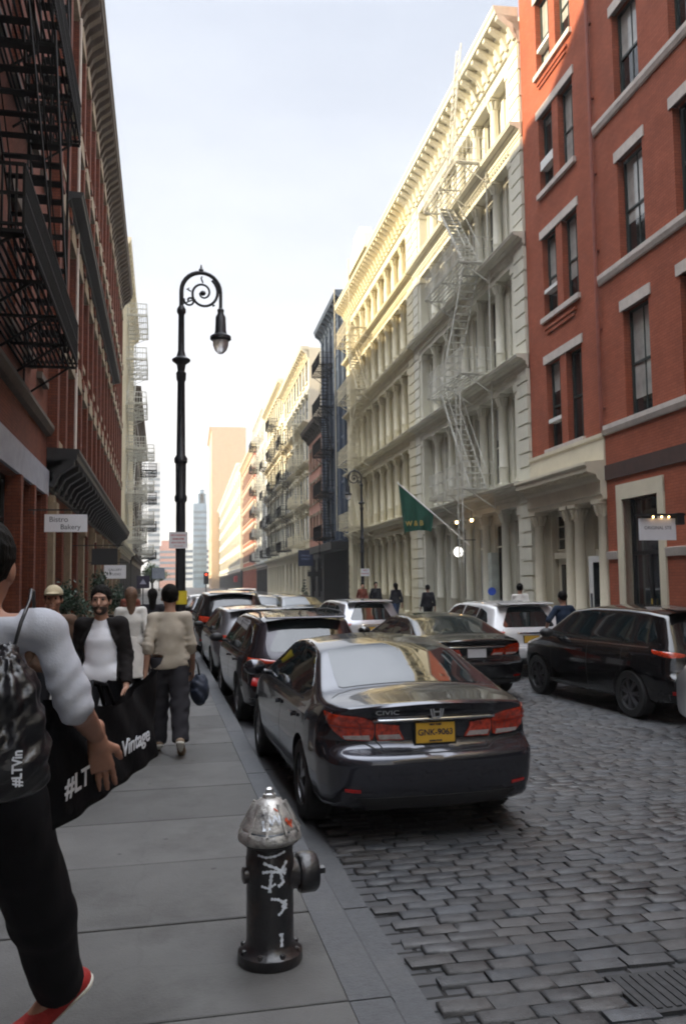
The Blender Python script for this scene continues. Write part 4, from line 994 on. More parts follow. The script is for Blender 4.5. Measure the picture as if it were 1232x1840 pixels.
        pj.patch('rear', [(-.30, .955), (.30, .955), (.30, .985), (-.30, .985)], .016, .01, dens=.05).build('chrome_strip', M_chrome, t)
        pz = .84 if not (lamp and 'pz' in lamp) else lamp['pz']; px, pn = pj.hit('rear', 0, pz)
    if fin:
        top = smoothf(sp['top'], .05); b = MB(); b.prism([(.72, top(.7)-.02), (.95, top(.95)-.02), (.84, top(.8)+.02), (.74, top(.72)+.065)], -.012, .012, 'y'); b.build('antenna_fin', M, t)
    b = MB(); b.box(px.x-.018, px.x+.02, -.165, .165, pz-.085, pz+.085); pf = b.build('plate_frame', M_cblack, t)
    pm = M_plate if plate != 'white' else M_platew
    b = MB(); b.box(px.x-.024, px.x-.017, -.152, .152, pz-.072, pz+.076); pl = b.build('number_plate', pm, t)
    for tx, sz, dz in extra.get('plate', []) if extra else []:
        textmesh(tx, sz, M_pink_ink, 'plate_text', pl, (px.x-.026, 0, pz+dz), (pi/2, 0, -pi/2), .0008, bold=.0012)
    if extra and 'fn' in extra: extra['fn'](t, pj, M)
    t.scale = (kx, ky, kz)
    return t
def hero(t, pj, M):
    # emblem: a wide-shouldered capital H inside a rounded frame
    p, n = pj.hit('rear', 0, .965); X = p.x-.012
    b = MB()
    def R(y0, z0, y1, z1, w=.012): b.bar((X, y0, z0), (X, y1, z1), w, .012)
    z0 = .962
    pts = [(-.045, .036), (.045, .036), (.05, .028), (.038, -.034), (.03, -.04), (-.03, -.04), (-.038, -.034), (-.05, .028), (-.045, .036)]
    for a, c in zip(pts[:-1], pts[1:]): R(a[0], z0+a[1], c[0], z0+c[1], .007)
    R(-.030, z0+.03, -.022, z0-.034); R(.030, z0+.03, .022, z0-.034); R(-.024, z0, .024, z0, .011)
    b.build('emblem', M_chrome, t)
    p, n = pj.hit('rear', .40, .955)
    textmesh('CIVIC', .045, M_chrome, 'badge_text', t, (p.x-.02, .38, .966), (pi/2, 0, -pi/2+radians(-6)), .002, 1.6)
    b = MB(); pj.patch('rear', [(-.5, 1.0), (.5, 1.0), (.5, 1.02), (-.5, 1.02)], .01)
    # lower lip shadow gap between bumper and lid
    g = MB(); pj.ribbon(g, 'rear', [(-.86, .745), (-.6, .735), (-.42, .672), (0, .664), (.42, .672), (.6, .735), (.86, .745)], .012, .002); g.build('bumper_seam', M_cblack, t)
car('sedan', 'parked_car', 'dark grey sedan with a gold number plate, nearest car beside the hydrant', 'car', 2.02, 6.15, 0.02, ('dark_grey', (.042, .044, .056), .75, .22), 'cars in the street', plate='gold',
    extra=dict(plate=[('GNK-9063', .062, .004), ('EMPIRE STATE', .016, -.058), ('NEW YORK', .018, .062)], fn=hero), belt_trim=False)
lampA = dict(tail=[(.40, .965), (.74, 1.005), (1.2, 1.03), (1.2, .975), (.80, .93), (.5, .94)], refl=[(.62, .60), (.86, .63), (.88, .74), (.66, .72)], pz=.80)
car('suv', 'parked_car', 'dark SUV with black roof rails, parked directly ahead of the dark grey sedan', 'car', 1.98, 11.5, 0.02, ('plum', (.026, .022, .029), .7, .22), 'cars in the street', lamp=lampA, rails=True, fin=True, H=1.50, W=1.84)
car('suv', 'parked_car', 'silver SUV mostly hidden by the dark SUV at the kerb', 'car', 1.90, 17.0, 0.02, ('dark_silver', (.2, .2, .215), .7, .3), 'cars in the street', H=1.46, W=1.80, rails=False)
car('suv', 'parked_car', 'tall black SUV with a boxy back, parked along the left kerb', 'car', 1.84, 22.4, 0.0, ('black', (.004, .004, .005), .2, .2), 'cars in the street', H=1.74, W=1.98, L=5.0, fin=False)
car('sedan', 'parked_car', 'dark sedan with a bright roof, farthest in the left kerb line', 'car', 1.8, 29.5, 0, ('navy', (.02, .03, .05), .5, .3), 'cars in the street', H=1.5)
car('suv', 'parked_car', 'white hatchback tucked behind the man in beige at the left kerb', 'car', 1.8, 35.5, 0, ('white', (.6, .6, .6), .1, .35), 'cars in the street', H=1.5)
acc = dict(tail=0)
car('sedan', 'black_sedan', 'black sedan with a white number plate driving in the middle lane', 'car', 5.0, 13.1, .03, ('black', (.004, .004, .005), .2, .2), 'cars in the street', L=4.85, W=1.86, H=1.36, plate='white')
car('suv', 'silver_car', 'silver estate car just ahead of the black sedan', 'car', 5.1, 20.5, 0.02, ('silver', (.38, .38, .4), .7, .32), 'cars in the street', H=1.5)
car('suv', 'white_car', 'white SUV with a wide dark rear window near the right kerb', 'car', 7.2, 15.9, -.02, ('white', (.6, .6, .6), .1, .35), 'cars in the street', H=1.5, W=1.9)
lampM = dict(tail=[(.62, .99), (.80, 1.02), (1.6, 1.05), (1.5, 1.0), (.9, .945), (.66, .95)], pz=.84)
car('suv', 'black_car', 'black SUV seen from its side with silver spoked wheels, parked on the right', 'car', 7.35, 10.1, .05, ('black', (.004, .004, .005), .2, .2), 'cars in the street', H=1.54, W=1.88, lamp=lampM, belt_trim=True, spokes=7)
car('suv', 'silver_car', 'pale silver car at the right edge, only its front wheel arch in view', 'car', 6.95, 5.0, .03, ('pale_silver', (.5, .5, .52), .6, .32), 'cars in the street', W=1.88)
car('sedan', 'dark_car', 'small dark hatchback with a white roof in the middle of the street', 'car', 4.9, 29, .05, ('black', (.004, .004, .005), .2, .2), 'cars in the street', H=1.5, W=1.8)
car('sedan', 'dark_car', 'black sedan turned askew in the middle distance between two lanes', 'car', 4.3, 36, -.5, ('black', (.004, .004, .005), .2, .2), 'cars in the street', H=1.46)
car('suv', 'silver_car', 'grey SUV facing away in the far middle lane', 'car', 4.0, 42, 0, ('silver', (.38, .38, .4), .7, .32), 'cars in the street', H=1.7)
car('sedan', 'silver_car', 'silver sedan with a bright windscreen in the distant left lane', 'car', 3.6, 30, 0, ('pale_silver', (.5, .5, .52), .6, .32), 'cars in the street', H=1.5)
# ================================================================ implicit surfaces for bodies and cloth
def sd_cone(P, a, b, r1, r2, sc=(1, 1, 1)):
    sc = np.array(sc); Q = P*sc; a = np.array(a)*sc; b = np.array(b)*sc
    ba = b-a; h = np.clip(((Q-a)@ba)/max(ba@ba, 1e-9), 0, 1)
    return np.linalg.norm(Q-a-h[..., None]*ba, axis=-1)-(r1+(r2-r1)*h)
def sd_ell(P, c, r):
    r = np.array(r); q = (P-np.array(c))/r; k0 = np.linalg.norm(q, axis=-1); k1 = np.linalg.norm(q/r, axis=-1)
    return k0*(k0-1)/np.maximum(k1, 1e-9)
def smin(a, b, k=.03):
    h = np.clip(.5+.5*(b-a)/k, 0, 1); return b*(1-h)+a*h-k*h*(1-h)
def smax(a, b, k=.01): return -smin(-a, -b, k)
def field(prims, k=.03):
    def f(P):
        d = None
        for q in prims:
            e = q(P); d = e if d is None else smin(d, e, k)
        return d
    return f
def cone(a, b, r1, r2, sc=(1, 1, 1)): return lambda P: sd_cone(P, a, b, r1, r2, sc)
def ell(c, r): return lambda P: sd_ell(P, c, r)
def wrinkle(P, amp, seed=0, fr=22.):
    g = np.random.default_rng(seed); s = 0
    for i in range(6):
        k = g.normal(0, 1, 3)*np.array([.8, .8, 1.3])*fr*(1+.35*i); s = s+np.sin(P@k+g.uniform(0, 6)+1.3*np.sin(P@(k[::-1]*.4)))/(1+.5*i)
    return s*amp*.4
def surfnet(f, lo, hi, h):
    lo = np.array(lo, float); hi = np.array(hi, float); n = np.ceil((hi-lo)/h).astype(int)+1
    ax = [lo[i]+h*np.arange(n[i]) for i in range(3)]
    P = np.stack(np.meshgrid(*ax, indexing='ij'), -1); D = f(P)
    In = D < 0; c = In[:-1, :-1, :-1].astype(np.int8)*0; cnt = np.zeros(c.shape, int)
    sh = [(i, j, k) for i in (0, 1) for j in (0, 1) for k in (0, 1)]
    sl = lambda A, s: A[s[0]:A.shape[0]-1+s[0], s[1]:A.shape[1]-1+s[1], s[2]:A.shape[2]-1+s[2]]
    for s in sh: cnt += sl(In, s)
    act = (cnt > 0) & (cnt < 8); idx = -np.ones(act.shape, int); ids = np.argwhere(act); idx[act] = np.arange(len(ids))
    acc = np.zeros((len(ids), 3)); num = np.zeros(len(ids))
    C8 = {s: sl(D, s)[act] for s in sh}
    for a in sh:
        for k in range(3):
            if a[k] == 0:
                b = list(a); b[k] = 1; b = tuple(b); da, db = C8[a], C8[b]; m = (da < 0) != (db < 0)
                t = np.where(m, da/np.where(m, da-db, 1), 0); p = np.tile(np.array(a, float), (len(ids), 1)); p[:, k] = t
                acc[m] += p[m]; num[m] += 1
    V = lo+h*(ids+acc/np.maximum(num, 1)[:, None]); F = []
    for k in range(3):
        o = [i for i in range(3) if i != k]
        A = In; B = np.roll(In, -1, k); e = (A != B); q = [slice(None)]*3; q[k] = slice(0, -1); e = e[tuple(q)]; inn = A[tuple(q)]
        E = np.argwhere(e)
        ok = np.all([(E[:, o[0]] > 0), (E[:, o[1]] > 0), (E[:, o[0]] < n[o[0]]-1), (E[:, o[1]] < n[o[1]]-1)], axis=0); E = E[ok]
        def g(d0, d1):
            Q = E.copy(); Q[:, o[0]] -= d0; Q[:, o[1]] -= d1; return idx[Q[:, 0], Q[:, 1], Q[:, 2]]
        quad = np.stack([g(1, 1), g(0, 1), g(0, 0), g(1, 0)], 1); fl = inn[E[:, 0], E[:, 1], E[:, 2]]
        if k == 1: fl = ~fl
        quad[~fl] = quad[~fl][:, ::-1]; F.append(quad[(quad >= 0).all(1)])
    return V, np.concatenate(F)
def sdfmesh(name, parts, m, parent, loc=None):
    V = []; F = []; o = 0
    for f, lo, hi, h in parts:
        v, q = surfnet(f, lo, hi, h); V.append(v); F.append(q+o); o += len(v)
    me = bpy.data.meshes.new(name); me.from_pydata(np.concatenate(V).tolist(), [], np.concatenate(F).tolist()); me.materials.append(m); shade(me, True)
    bm = bmesh.new(); bm.from_mesh(me); bmesh.ops.recalc_face_normals(bm, faces=bm.faces); bm.to_mesh(me); bm.free()
    return link(name, me, parent, loc)
def bbox(pts, pad): 
    A = np.array(pts); return A.min(0)-pad, A.max(0)+pad

def skinmat(name, c): return mat('skin_'+name, c, .55, var=.12, scale=14, spec=.4, bump=.06, bscale=200)
def cloth(name, c, rough=.85, bump=.25, var=.12): return mat('cloth_'+name, c, rough, var=var, scale=9, bump=bump*.3, bscale=160, spec=.2)
SK1 = skinmat('tan', (.38, .215, .15)); SK2 = skinmat('light', (.5, .29, .2)); SK3 = skinmat('ruddy', (.33, .165, .11))
HAIRD = mat('hair_dark', (.005, .004, .003), .75, spec=.15, var=.4, scale=40, bump=.6, bscale=90, warp=(1, 1, .3)); HAIRB = mat('hair_brown', (.12, .06, .03), .6, var=.4, scale=40, bump=.6, bscale=90)

def hand(w, d, curl=.25, side=1, palm_n=(1, 0, 0), L=.185, spread=.10, thumb=True, fingers=None):
    """w: wrist, d: direction of the hand, palm_n: palm normal. five separate, bent fingers and a thumb from the palm's side"""
    w = np.array(w, float); d = np.array(d, float); d /= np.linalg.norm(d); n = np.array(palm_n, float); n -= d*(n@d); n /= np.linalg.norm(n)
    t = np.cross(d, n)*side; pr = []                   # t: towards the thumb side
    pl = L*.5
    for k in range(5):
        a = (k-2)/2; pr.append(cone(w+t*a*.014, w+d*pl+t*a*.030, .014, .0125))
    pr.append(cone(w-d*.05, w+d*.01, .027, .025))
    ln = [.95, 1.05, 1., .8]; cu = fingers or [curl]*4
    fs = []
    for k in range(4):
        a = (1.5-k)/1.5; base = w+d*(pl-.004-.004*abs(a))+t*a*.030; dd = d+t*a*spread; dd /= np.linalg.norm(dd); p = base; c = cu[k]; r = .0098 if k < 3 else .0086; segs = [.43, .32, .25]; ang = c*.6
        for i, sg in enumerate(segs):
            v = dd*cos(ang)+n*sin(ang); q = p+v*(L*.5*ln[k]*sg); fs.append(cone(p, q, r, r*.9)); p = q; r *= .92; ang += c*(.9 if i == 0 else .6)
    b = w+d*.028+t*.024+n*.006; v = (d*.75+t*.75+n*.25); v /= np.linalg.norm(v); q = b+v*.042; v2 = d*.95+t*.25+n*.25; v2 /= np.linalg.norm(v2)
    th = [cone(b, q, .0155, .0125), cone(q, q+v2*.030, .012, .011), cone(q+v2*.030, q+v2*.052, .011, .0085)]
    pf, tf = field(pr, .012), field(th, .006)
    def f(P):
        D = pf(P)
        for g in fs: D = smin(D, g(P), .0045)
        return smin(D, tf(P), .010)
    c = w+d*.08; return f, c-.15, c+.15, .0042
def person(label, loc, rz, J, skin, parts, hair=HAIRD, hairstyle='short', sc=1., res=.014, head_turn=0., group=None, face=False, hands=(1, 1), extra=None, hres=None):
    """J: joints in metres for a 1.75 m figure facing +y"""
    t = thing('person', label, 'person', loc, rz, group); t.scale = (sc, sc, sc)
    D = dict(pel=(0, 0, .97), che=(0, 0, 1.26), nk=(0, -.005, 1.45), hd=(0, .03, 1.612), shR=(.168, 0, 1.40), shL=(-.168, 0, 1.40), elR=(.222, -.03, 1.12), elL=(-.222, -.03, 1.12), wrR=(.27, .06, .88), wrL=(-.27, .06, .88),
             hiR=(.09, 0, .93), hiL=(-.09, 0, .93), knR=(.10, .02, .5), knL=(-.10, .02, .5), anR=(.10, -.02, .09), anL=(-.10, -.02, .09), toR=(.11, .14, .03), toL=(-.11, .14, .03), hdR=None, hdL=None, pnR=(-1, 0, 0), pnL=(1, 0, 0))
    D.update(J); D = {k: (np.array(v, float) if v is not None else None) for k, v in D.items()}
    hd = D['hd']; c_, s_ = cos(head_turn), sin(head_turn)
    fw = np.array([-s_, c_, 0.]); rt = np.array([c_, s_, 0.])
    def H(x, y, z): return hd+rt*x*1.06+fw*y*1.06+np.array([0, 0, z*1.05])
    limbs = [cone(D['nk']-np.array([.02, 0, .03]), D['shL'], .036, .034), cone(D['nk']-np.array([-.02, 0, .03]), D['shR'], .036, .034), cone(D['pel'], D['che'], .108, .112, (1, 1.35, 1)), cone(D['che'], D['nk']-np.array([0, 0, .09]), .115, .085, (1, 1.35, 1)), cone(D['shL'], D['shR'], .04, .04), cone(D['nk']-np.array([0, 0, .06]), hd-np.array([0, .01, .04]), .06, .05)]
    for q in 'RL':
        limbs += [cone(D['sh'+q], D['el'+q], .040, .036), cone(D['el'+q], D['wr'+q], .041, .026), cone(D['hi'+q], D['kn'+q], .082, .055), cone(D['kn'+q], D['an'+q], .054, .036), cone(D['an'+q], D['to'+q], .038, .028)]
    lf = field(limbs, .035)
    def headf(P):
        d = sd_ell(P, H(0, -.01, .03), (.081, .10, .098)); d = smin(d, sd_ell(P, H(0, .025, -.045), (.060, .066, .068)), .04)
        d = smin(d, sd_ell(P, H(0, .085, -.085), (.022, .018, .018)), .03)
        d = smin(d, sd_cone(P, H(0, .088, .012), H(0, .108, -.028), .009, .014), .014)
        for s in (-1, 1):
            d = smin(d, sd_ell(P, H(s*.076, -.005, -.008), (.011, .022, .033)), .008)
            d = smin(d, sd_cone(P, H(s*.012, .086, .034), H(s*.045, .078, .036), .009, .008), .012)
            d = smin(d, sd_ell(P, H(s*.04, .065, -.03), (.022, .02, .018)), .02)
            d = smax(d, -sd_ell(P, H(s*.031, .096, .012), (.016, .014, .011)), .012)
        d = smin(d, sd_cone(P, H(-.02, .088, -.058), H(.02, .088, -.058), .007, .007), .008)
        return d
    prs = []
    allp = [v for k, v in D.items() if k not in ('pnR', 'pnL', 'hdR', 'hdL') and v is not None]
    lo, hi = bbox(allp, .17)
    prs.append((lambda P: smin(lf(P), headf(P), .03) if not face else lf(P), lo, hi, res))
    if face: prs.append((lambda P: smin(headf(P), sd_cone(P, D['nk']-np.array([0, 0, .04]), hd-np.array([0, .01, .04]), .058, .05), .03), hd-.16-np.array([0, 0, .06]), hd+.17, hres or .006))
    for q, sgn in (('R', 1), ('L', -1)):
        if hands[0 if q == 'R' else 1]:
            dd = D['hd'+q]; dd = D['wr'+q]-D['el'+q] if dd is None else dd
            prs.append(hand(D['wr'+q]+dd/np.linalg.norm(dd)*.02, dd, side=sgn if q == 'R' else -1, palm_n=D['pn'+q], curl=.45 if label[:14] != 'man at the lef' else .10, L=.185 if label[:14] != 'man at the lef' else .20))
    sdfmesh('body', prs, skin, t)
    if face:
        for s in (-1, 1):
            b = MB(); b.lathe([(.0, -.011), (.008, -.008), (.0115, 0), (.008, .008), (0, .011)], 12, c=tuple(H(s*.031, .083, .012))); b.build('eye', mat('eye_dark', (.05, .04, .035), .2), t, True)
    # hair
    hf = {'short': lambda P: smax(smax(sd_ell(P, H(0, -.014, .036), (.091, .110, .108)), ((P-H(0, .075, .06))@(fw*.9-np.array([0, 0, .5]))), .02), -(P[..., 2]-hd[2]+.075), .02),
          'long': lambda P: smin(smax(sd_ell(P, H(0, -.014, .036), (.093, .112, .108)), ((P-H(0, .075, .05))@(fw*.9-np.array([0, 0, .45]))), .02), sd_cone(P, H(0, -.06, 0), H(0, -.085, -.24), .075, .055, (1, 1.2, 1)), .04)}[hairstyle]
    sdfmesh('hair', [(lambda P: hf(P)+wrinkle(P, .003, 3, 60), hd-.32, hd+.2, max(.008, res*.7))], hair, t)
    for spec in parts:
        spec(t, D, H)
    if extra: extra(t, D, H)
    return t
def shirt(m, r=.018, hem=.86, sleeve=1.0, seed=1, amp=.006, name='shirt', res=.012, loose=0., open_front=False, neck=.045, fr=20., folds=.004):
    """sleeve: 0 none, 1 to the elbow, 2 to the wrist"""
    def fn(t, D, H):
        pr = [cone(D['nk']-np.array([.03, 0, .03]), D['shL'], .045+r*.5, .042+r*.6), cone(D['nk']-np.array([-.03, 0, .03]), D['shR'], .045+r*.5, .042+r*.6), cone(D['pel']+np.array([0, 0, -.16]), D['che'], .135+r+loose, .142+r+loose*.6, (1, 1.32, 1)), cone(D['che'], D['nk']-np.array([0, 0, .085]), .146+r, .10+r, (1, 1.32, 1)), cone(D['shL']*.93+D['shR']*.07, D['shR']*.93+D['shL']*.07, .050+r*.7, .050+r*.7), cone(D['nk']-np.array([0, 0, .10]), D['nk']-np.array([0, 0, .01]), .085, .056+r*.6)]
        cuts = []
        for q in 'RL':
            sh, el, wr = D['sh'+q], D['el'+q], D['wr'+q]
            if sleeve > 0:
                e = sh+(el-sh)*min(1, sleeve); pr.append(cone(sh, e, .046+r*.8, .040+r*.8+loose*.3))
                if sleeve > 1: e = el+(wr-el)*(sleeve-1); pr.append(cone(el, e, .040+r*.8+loose*.3, .032+r*.8+loose*.2))
                a = (wr-el) if sleeve > 1 else (el-sh); a = a/np.linalg.norm(a); cuts.append((e-a*.0, a, np.sign(sh[0]-D['che'][0])))
        pr.append(cone(D['hiL']+np.array([.0, 0, .03]), D['hiR']+np.array([0, 0, .03]), .118+r*.5, .118+r*.5, (1, 1.1, 1)))
        base = field(pr, .022)
        def f(P):
            d = base(P)+wrinkle(P, amp, seed, fr)
            for q in 'RL':                           # cloth bunches across the sleeve and pulls from the armpit
                sh, el = D['sh'+q], D['el'+q]; ax = (el-sh)/np.linalg.norm(el-sh); s_ = (P-sh)@ax; L_ = np.linalg.norm(el-sh)
                ph = s_*105+np.sin(P[..., 0]*31+P[..., 1]*23)*1.3+4*np.sin(P[..., 1]*9+P[..., 0]*5); d = d+folds*.5*np.sin(ph)*np.clip((s_+.02)/L_, 0, 1)*(np.abs(P[..., 0]) > .13)
            d = smax(d, hem-P[..., 2]+.005*np.sin(P[..., 0]*18), .01)
            nk = D['nk']; d = smax(d, np.minimum(P[..., 2]-(nk[2]+.012), .115-np.linalg.norm((P-nk)[..., :2], axis=-1)), .008)
            d = smax(d, P[..., 2]-(nk[2]+.075), .01)
            for e, a, sg in cuts:
                near = np.linalg.norm(P-e, axis=-1) < .16
                d = np.where(near, smax(d, (P-e)@a, .008), d)
            if open_front:
                w = .05+.16*np.clip((D['nk'][2]-P[..., 2])/.25, 0, 1)*.6; d = smax(d, -np.maximum(np.abs(P[..., 0]-D['che'][0])-w, -(P[..., 1]-D['che'][1]-.02)), .01)
            return d
        pts = [D['pel'], D['che'], D['nk'], D['shR'], D['shL'], D['elR'], D['elL']]+([D['wrR'], D['wrL']] if sleeve > 1 else [])
        lo, hi = bbox(pts, .22); lo[2] = min(lo[2], hem-.03)
        sdfmesh(name, [(f, lo, hi, res)], m, t)
    return fn
def trousers(m, r=.02, seed=5, amp=.006, res=.013, wide=.0, top=1.0, shorts=None, name='trousers', cutoff=-.01):
    def fn(t, D, H):
        pr = [cone(D['hiL']+np.array([.01, 0, .04]), D['hiR']+np.array([-.01, 0, .04]), .102+r*.4, .102+r*.4, (1, 1.1, 1)), cone(D['pel'], D['pel']+np.array([0, 0, .06]), .12+r*.6, .12+r*.6, (1, 1.3, 1))]
        for q in 'RL':
            pr += [cone(D['hi'+q], D['kn'+q], .085+r, .06+r+wide)]
            if not shorts: pr.append(cone(D['kn'+q], D['an'+q]-np.array([0, 0, .02]), .06+r+wide, .044+r+wide))
        b = field(pr, .03)
        def f(P):
            d = b(P)+wrinkle(P, amp, seed, 16); d = smax(d, P[..., 2]-top, .01)
            for q in 'RL':
                an, kn = D['an'+q], D['kn'+q]; 
                if shorts: d = smax(d, shorts-P[..., 2], .01)
                else:
                    a = (an-kn)/np.linalg.norm(an-kn); near = np.linalg.norm(P-an, axis=-1) < .17; d = np.where(near, smax(d, (P-an)@a+cutoff, .01), d)
            return d
        lo, hi = bbox([D[k] for k in ('pel', 'hiR', 'hiL', 'knR', 'knL', 'anR', 'anL')], .2); sdfmesh(name, [(f, lo, hi, res)], m, t)
    return fn
def shoes(m, sole, res=.008):
    def fn(t, D, H):
        for q in 'RL':
            a, b = D['an'+q], D['to'+q]; v = b-a; hz = np.array([v[0], v[1], 0]); hz /= max(np.linalg.norm(hz), 1e-6)
            dn = np.cross(np.cross(v, (0, 0, 1.)), v); dn = -dn/np.linalg.norm(dn); heel = a+dn*.04-v/np.linalg.norm(v)*.045
            toe = b+v/np.linalg.norm(v)*.04
            f = field([cone(a+dn*.0, heel, .042, .040), cone(heel, b, .040, .043), cone(b, toe, .042, .034)], .02)
            off = np.array(heel)+dn*.018
            up = lambda P, f=f, off=off, dn=dn: smax(f(P), (P-off)@dn, .006)
            so = lambda P, f=f, off=off, dn=dn: smax(smax(f(P)-.004, (P-off)@dn-.018, .005), -((P-off)@dn+.004), .004)
            lo, hi = bbox([a, heel, toe], .08); o = sdfmesh('shoe', [(up, lo, hi, res)], m, t); sdfmesh('sole', [(so, lo, hi, res)], sole, o)
    return fn
WHS = mat('white_sole', (.6, .58, .52), .7); BLKSH = mat('black_shoe', (.015, .013, .012), .5)

# ---- foreground man (walks away at the left edge)
def fg_extra(t, D, H): pass
J = dict(pel=(.0, -.02, 1.0), che=(0, 0, 1.27), nk=(.0, .02, 1.475), hd=(.0, .055, 1.62), shR=(.180, .0, 1.45), shL=(-.19, .02, 1.45),
         elR=(.262, -.01, 1.235), wrR=(.30, .235, 1.115), hdR=(.015, .09, -.17), pnR=(-.25, 1, .25), elL=(-.29, .02, 1.13), wrL=(-.27, .2, .98),
         hiR=(.09, 0, .95), hiL=(-.09, -.02, .95), knR=(.135, .36, .56), knL=(-.10, -.08, .5), anR=(.165, .66, .215), anL=(-.12, -.38, .2), toR=(.035, .60, .09), toL=(-.12, -.28, .06))
fg = person('man at the left edge in a pale grey sweatshirt, black trousers and a red shoe', (-.545, 2.78, SW), 0, J, SK3,
    [shirt(cloth('pale_grey', (.40, .41, .45), .9, .35), .009, 1.05, 1.05, 11, .007, 'sweatshirt', .008, .002, fr=24, folds=.005), trousers(cloth('black_trousers', (.006, .006, .008)),   .024, res=.011, top=1.13, wide=.012, cutoff=.035), shoes(mat('red_canvas', (.30, .018, .016), .8, var=.15, scale=30, bump=.3), WHS)],
    sc=1.115, res=.011, face=True, head_turn=-.12)
def bag_back():
    M = mat('black_nylon', (.006, .006, .008), .33, var=.4, scale=8, spec=.6, bump=.5, bscale=14)
    t = thing('drawstring_bag', 'crumpled black drawstring bag on the back of the man in the pale sweatshirt', 'bag', (-.42, 2.54, 1.29))
    def f(P):
        d = smin(sd_ell(P, (-.02, 0, .22), (.125, .08, .18)), sd_ell(P, (-.02, 0, .09), (.145, .09, .12)), .06); d = smin(d, sd_cone(P, (.0, .0, .34), (.0, .03, .44), .055, .03), .06)
        d = smax(d, -(P[..., 2]+.04), .02)
        th = np.arctan2(P[..., 1], P[..., 0]); return d+wrinkle(P, .010, 21, 26)+.006*np.sin(th*9+P[..., 2]*8)*np.clip(P[..., 2]/.3, 0, 1)
    sdfmesh('pouch', [(f, (-.22, -.16, -.1), (.22, .16, .56), .008)], M, t)
    b = MB(); b.tube([(.01, .03, .43), (.03, .045, .53), (.045, .10, .60), (.04, .16, .635), (.035, .24, .63), (.03, .30, .56)], .0055, 8); b.build('strap', M, t, True)
    b = MB(); b.tube([(-.02, .03, .43), (-.10, .07, .56), (-.2, .15, .64)], .0055, 8); b.build('strap', M, t, True)
    t.scale = (1, 1, .88); t.location.z = 1.33
    textmesh('#LTVin', .036, mat('print_white', (.6, .62, .66), .7), 'print', t, (.05, -.10, .10), (pi/2, -pi/2, 0), .001, 1., bold=.001)
bag_back()
def bag_big():
    M = mat('black_tote', (.004, .004, .005), .75, var=.3, scale=5, spec=.12, bump=.4, bscale=10)
    p0 = Vector((-.355, 2.80)); p1 = Vector((-.035, 3.98)); L = (p1-p0).length; ang = math.atan2(p1.y-p0.y, p1.x-p0.x)
    t = thing('tote_bag', 'big black shopping bag printed with white lettering, clasped by the man in the pale sweatshirt', 'bag', (p0.x, p0.y, 1.15), ang)
    NX, NZ = 36, 14; V = []; F = []
    def pt(i, j, s):
        u, w = i/NX, j/NZ; top = .40-.09*u-.05*sin(u*pi)+.05*u**6; x = L*(u+.035*(w**2)*(u > .5)*(u-.5)*2); z = top*w+.012*sin(u*9)*w
        th = .04*sqrt(max(0, 1-(2*u-1)**8))*(1-.75*w)+.006; y = s*th+.012*sin(u*13+w*4)*w+.006*sin(u*31+w*9)
        return (x, y, z)
    for s in (-1, 1):
        for i in range(NX+1):
            for j in range(NZ+1): V.append(pt(i, j, s))
    o = (NX+1)*(NZ+1); I = lambda i, j, s: (o if s > 0 else 0)+i*(NZ+1)+j
    for i in range(NX):
        for j in range(NZ):
            F.append((I(i, j, -1), I(i+1, j, -1), I(i+1, j+1, -1), I(i, j+1, -1))); F.append((I(i, j, 1), I(i, j+1, 1), I(i+1, j+1, 1), I(i+1, j, 1)))
        F.append((I(i, 0, -1), I(i, 0, 1), I(i+1, 0, 1), I(i+1, 0, -1)))
    for j in range(NZ):
        for i in (0, NX): F.append((I(i, j, -1), I(i, j+1, -1), I(i, j+1, 1), I(i, j, 1)))
    MB().add(V, F).build('bag_body', M, t, True)
    b = MB()
    for s in (-1, 1): b.tube([(.30, s*.02, .34), (.34, s*.02, .37), (.40, s*.015, .41), (.55, s*.015, .38), (.62, s*.02, .30)], .007, 6)
    b.build('handle', M, t, True)
    M2 = mat('print_white', (.6, .62, .66), .7)
    textmesh('#LT', .085, M2, 'print', t, (.05, -.056, .115), (pi/2, 0, 0), .001, 1.5, 'LEFT', .0015)
    textmesh('Vintage', .085, M2, 'print', t, (.60, -.060, .13), (pi/2, 0, 0), .001, 1.45, 'LEFT', .0012)
bag_big()

# ---- man in beige shirt
def walk(lead=1, st=.22, arm=.12):
    s = lead
    return dict(knR=(.10, .10*s+.03, .51), anR=(.10, st*s, .10 if s > 0 else .17), toR=(.12, st*s+.15, .03 if s > 0 else .04), knL=(-.10, -.10*s+.03, .51), anL=(-.10, -st*s, .17 if s > 0 else .10), toL=(-.11, -st*s+.13, .04 if s > 0 else .03),
                elR=(.222, -.05-arm*.4*s, 1.12), wrR=(.245, .03-arm*s, .88), elL=(-.222, -.05+arm*.4*s, 1.12), wrL=(-.245, .03+arm*s, .88))
person('man walking away in a rumpled beige shirt with rolled sleeves and dark trousers', (.09, 9.15, SW), .04, walk(-1, .2), SK1,
    [shirt(cloth('beige', (.42, .37, .30), .9, .25), .018, .88, 1.35, 2, .009, 'shirt', .011, .012), trousers(cloth('charcoal', (.028, .027, .032)), .02, 6, .008, wide=.018), shoes(mat('tan_shoe', (.2, .14, .09), .7), WHS)], sc=1.0, face=True, res=.012)
t = thing('shoulder_bag', 'dark blue bag hanging at the right side of the man in the beige shirt', 'bag', (.40, 9.25, SW+.50))
sdfmesh('pouch', [(lambda P: sd_ell(P, (0, 0, .14), (.10, .13, .17))+wrinkle(P, .012, 8, 24), (-.18, -.2, -.06), (.18, .2, .36), .012)], mat('navy_cloth', (.015, .022, .04), .7, var=.4, scale=12), t)
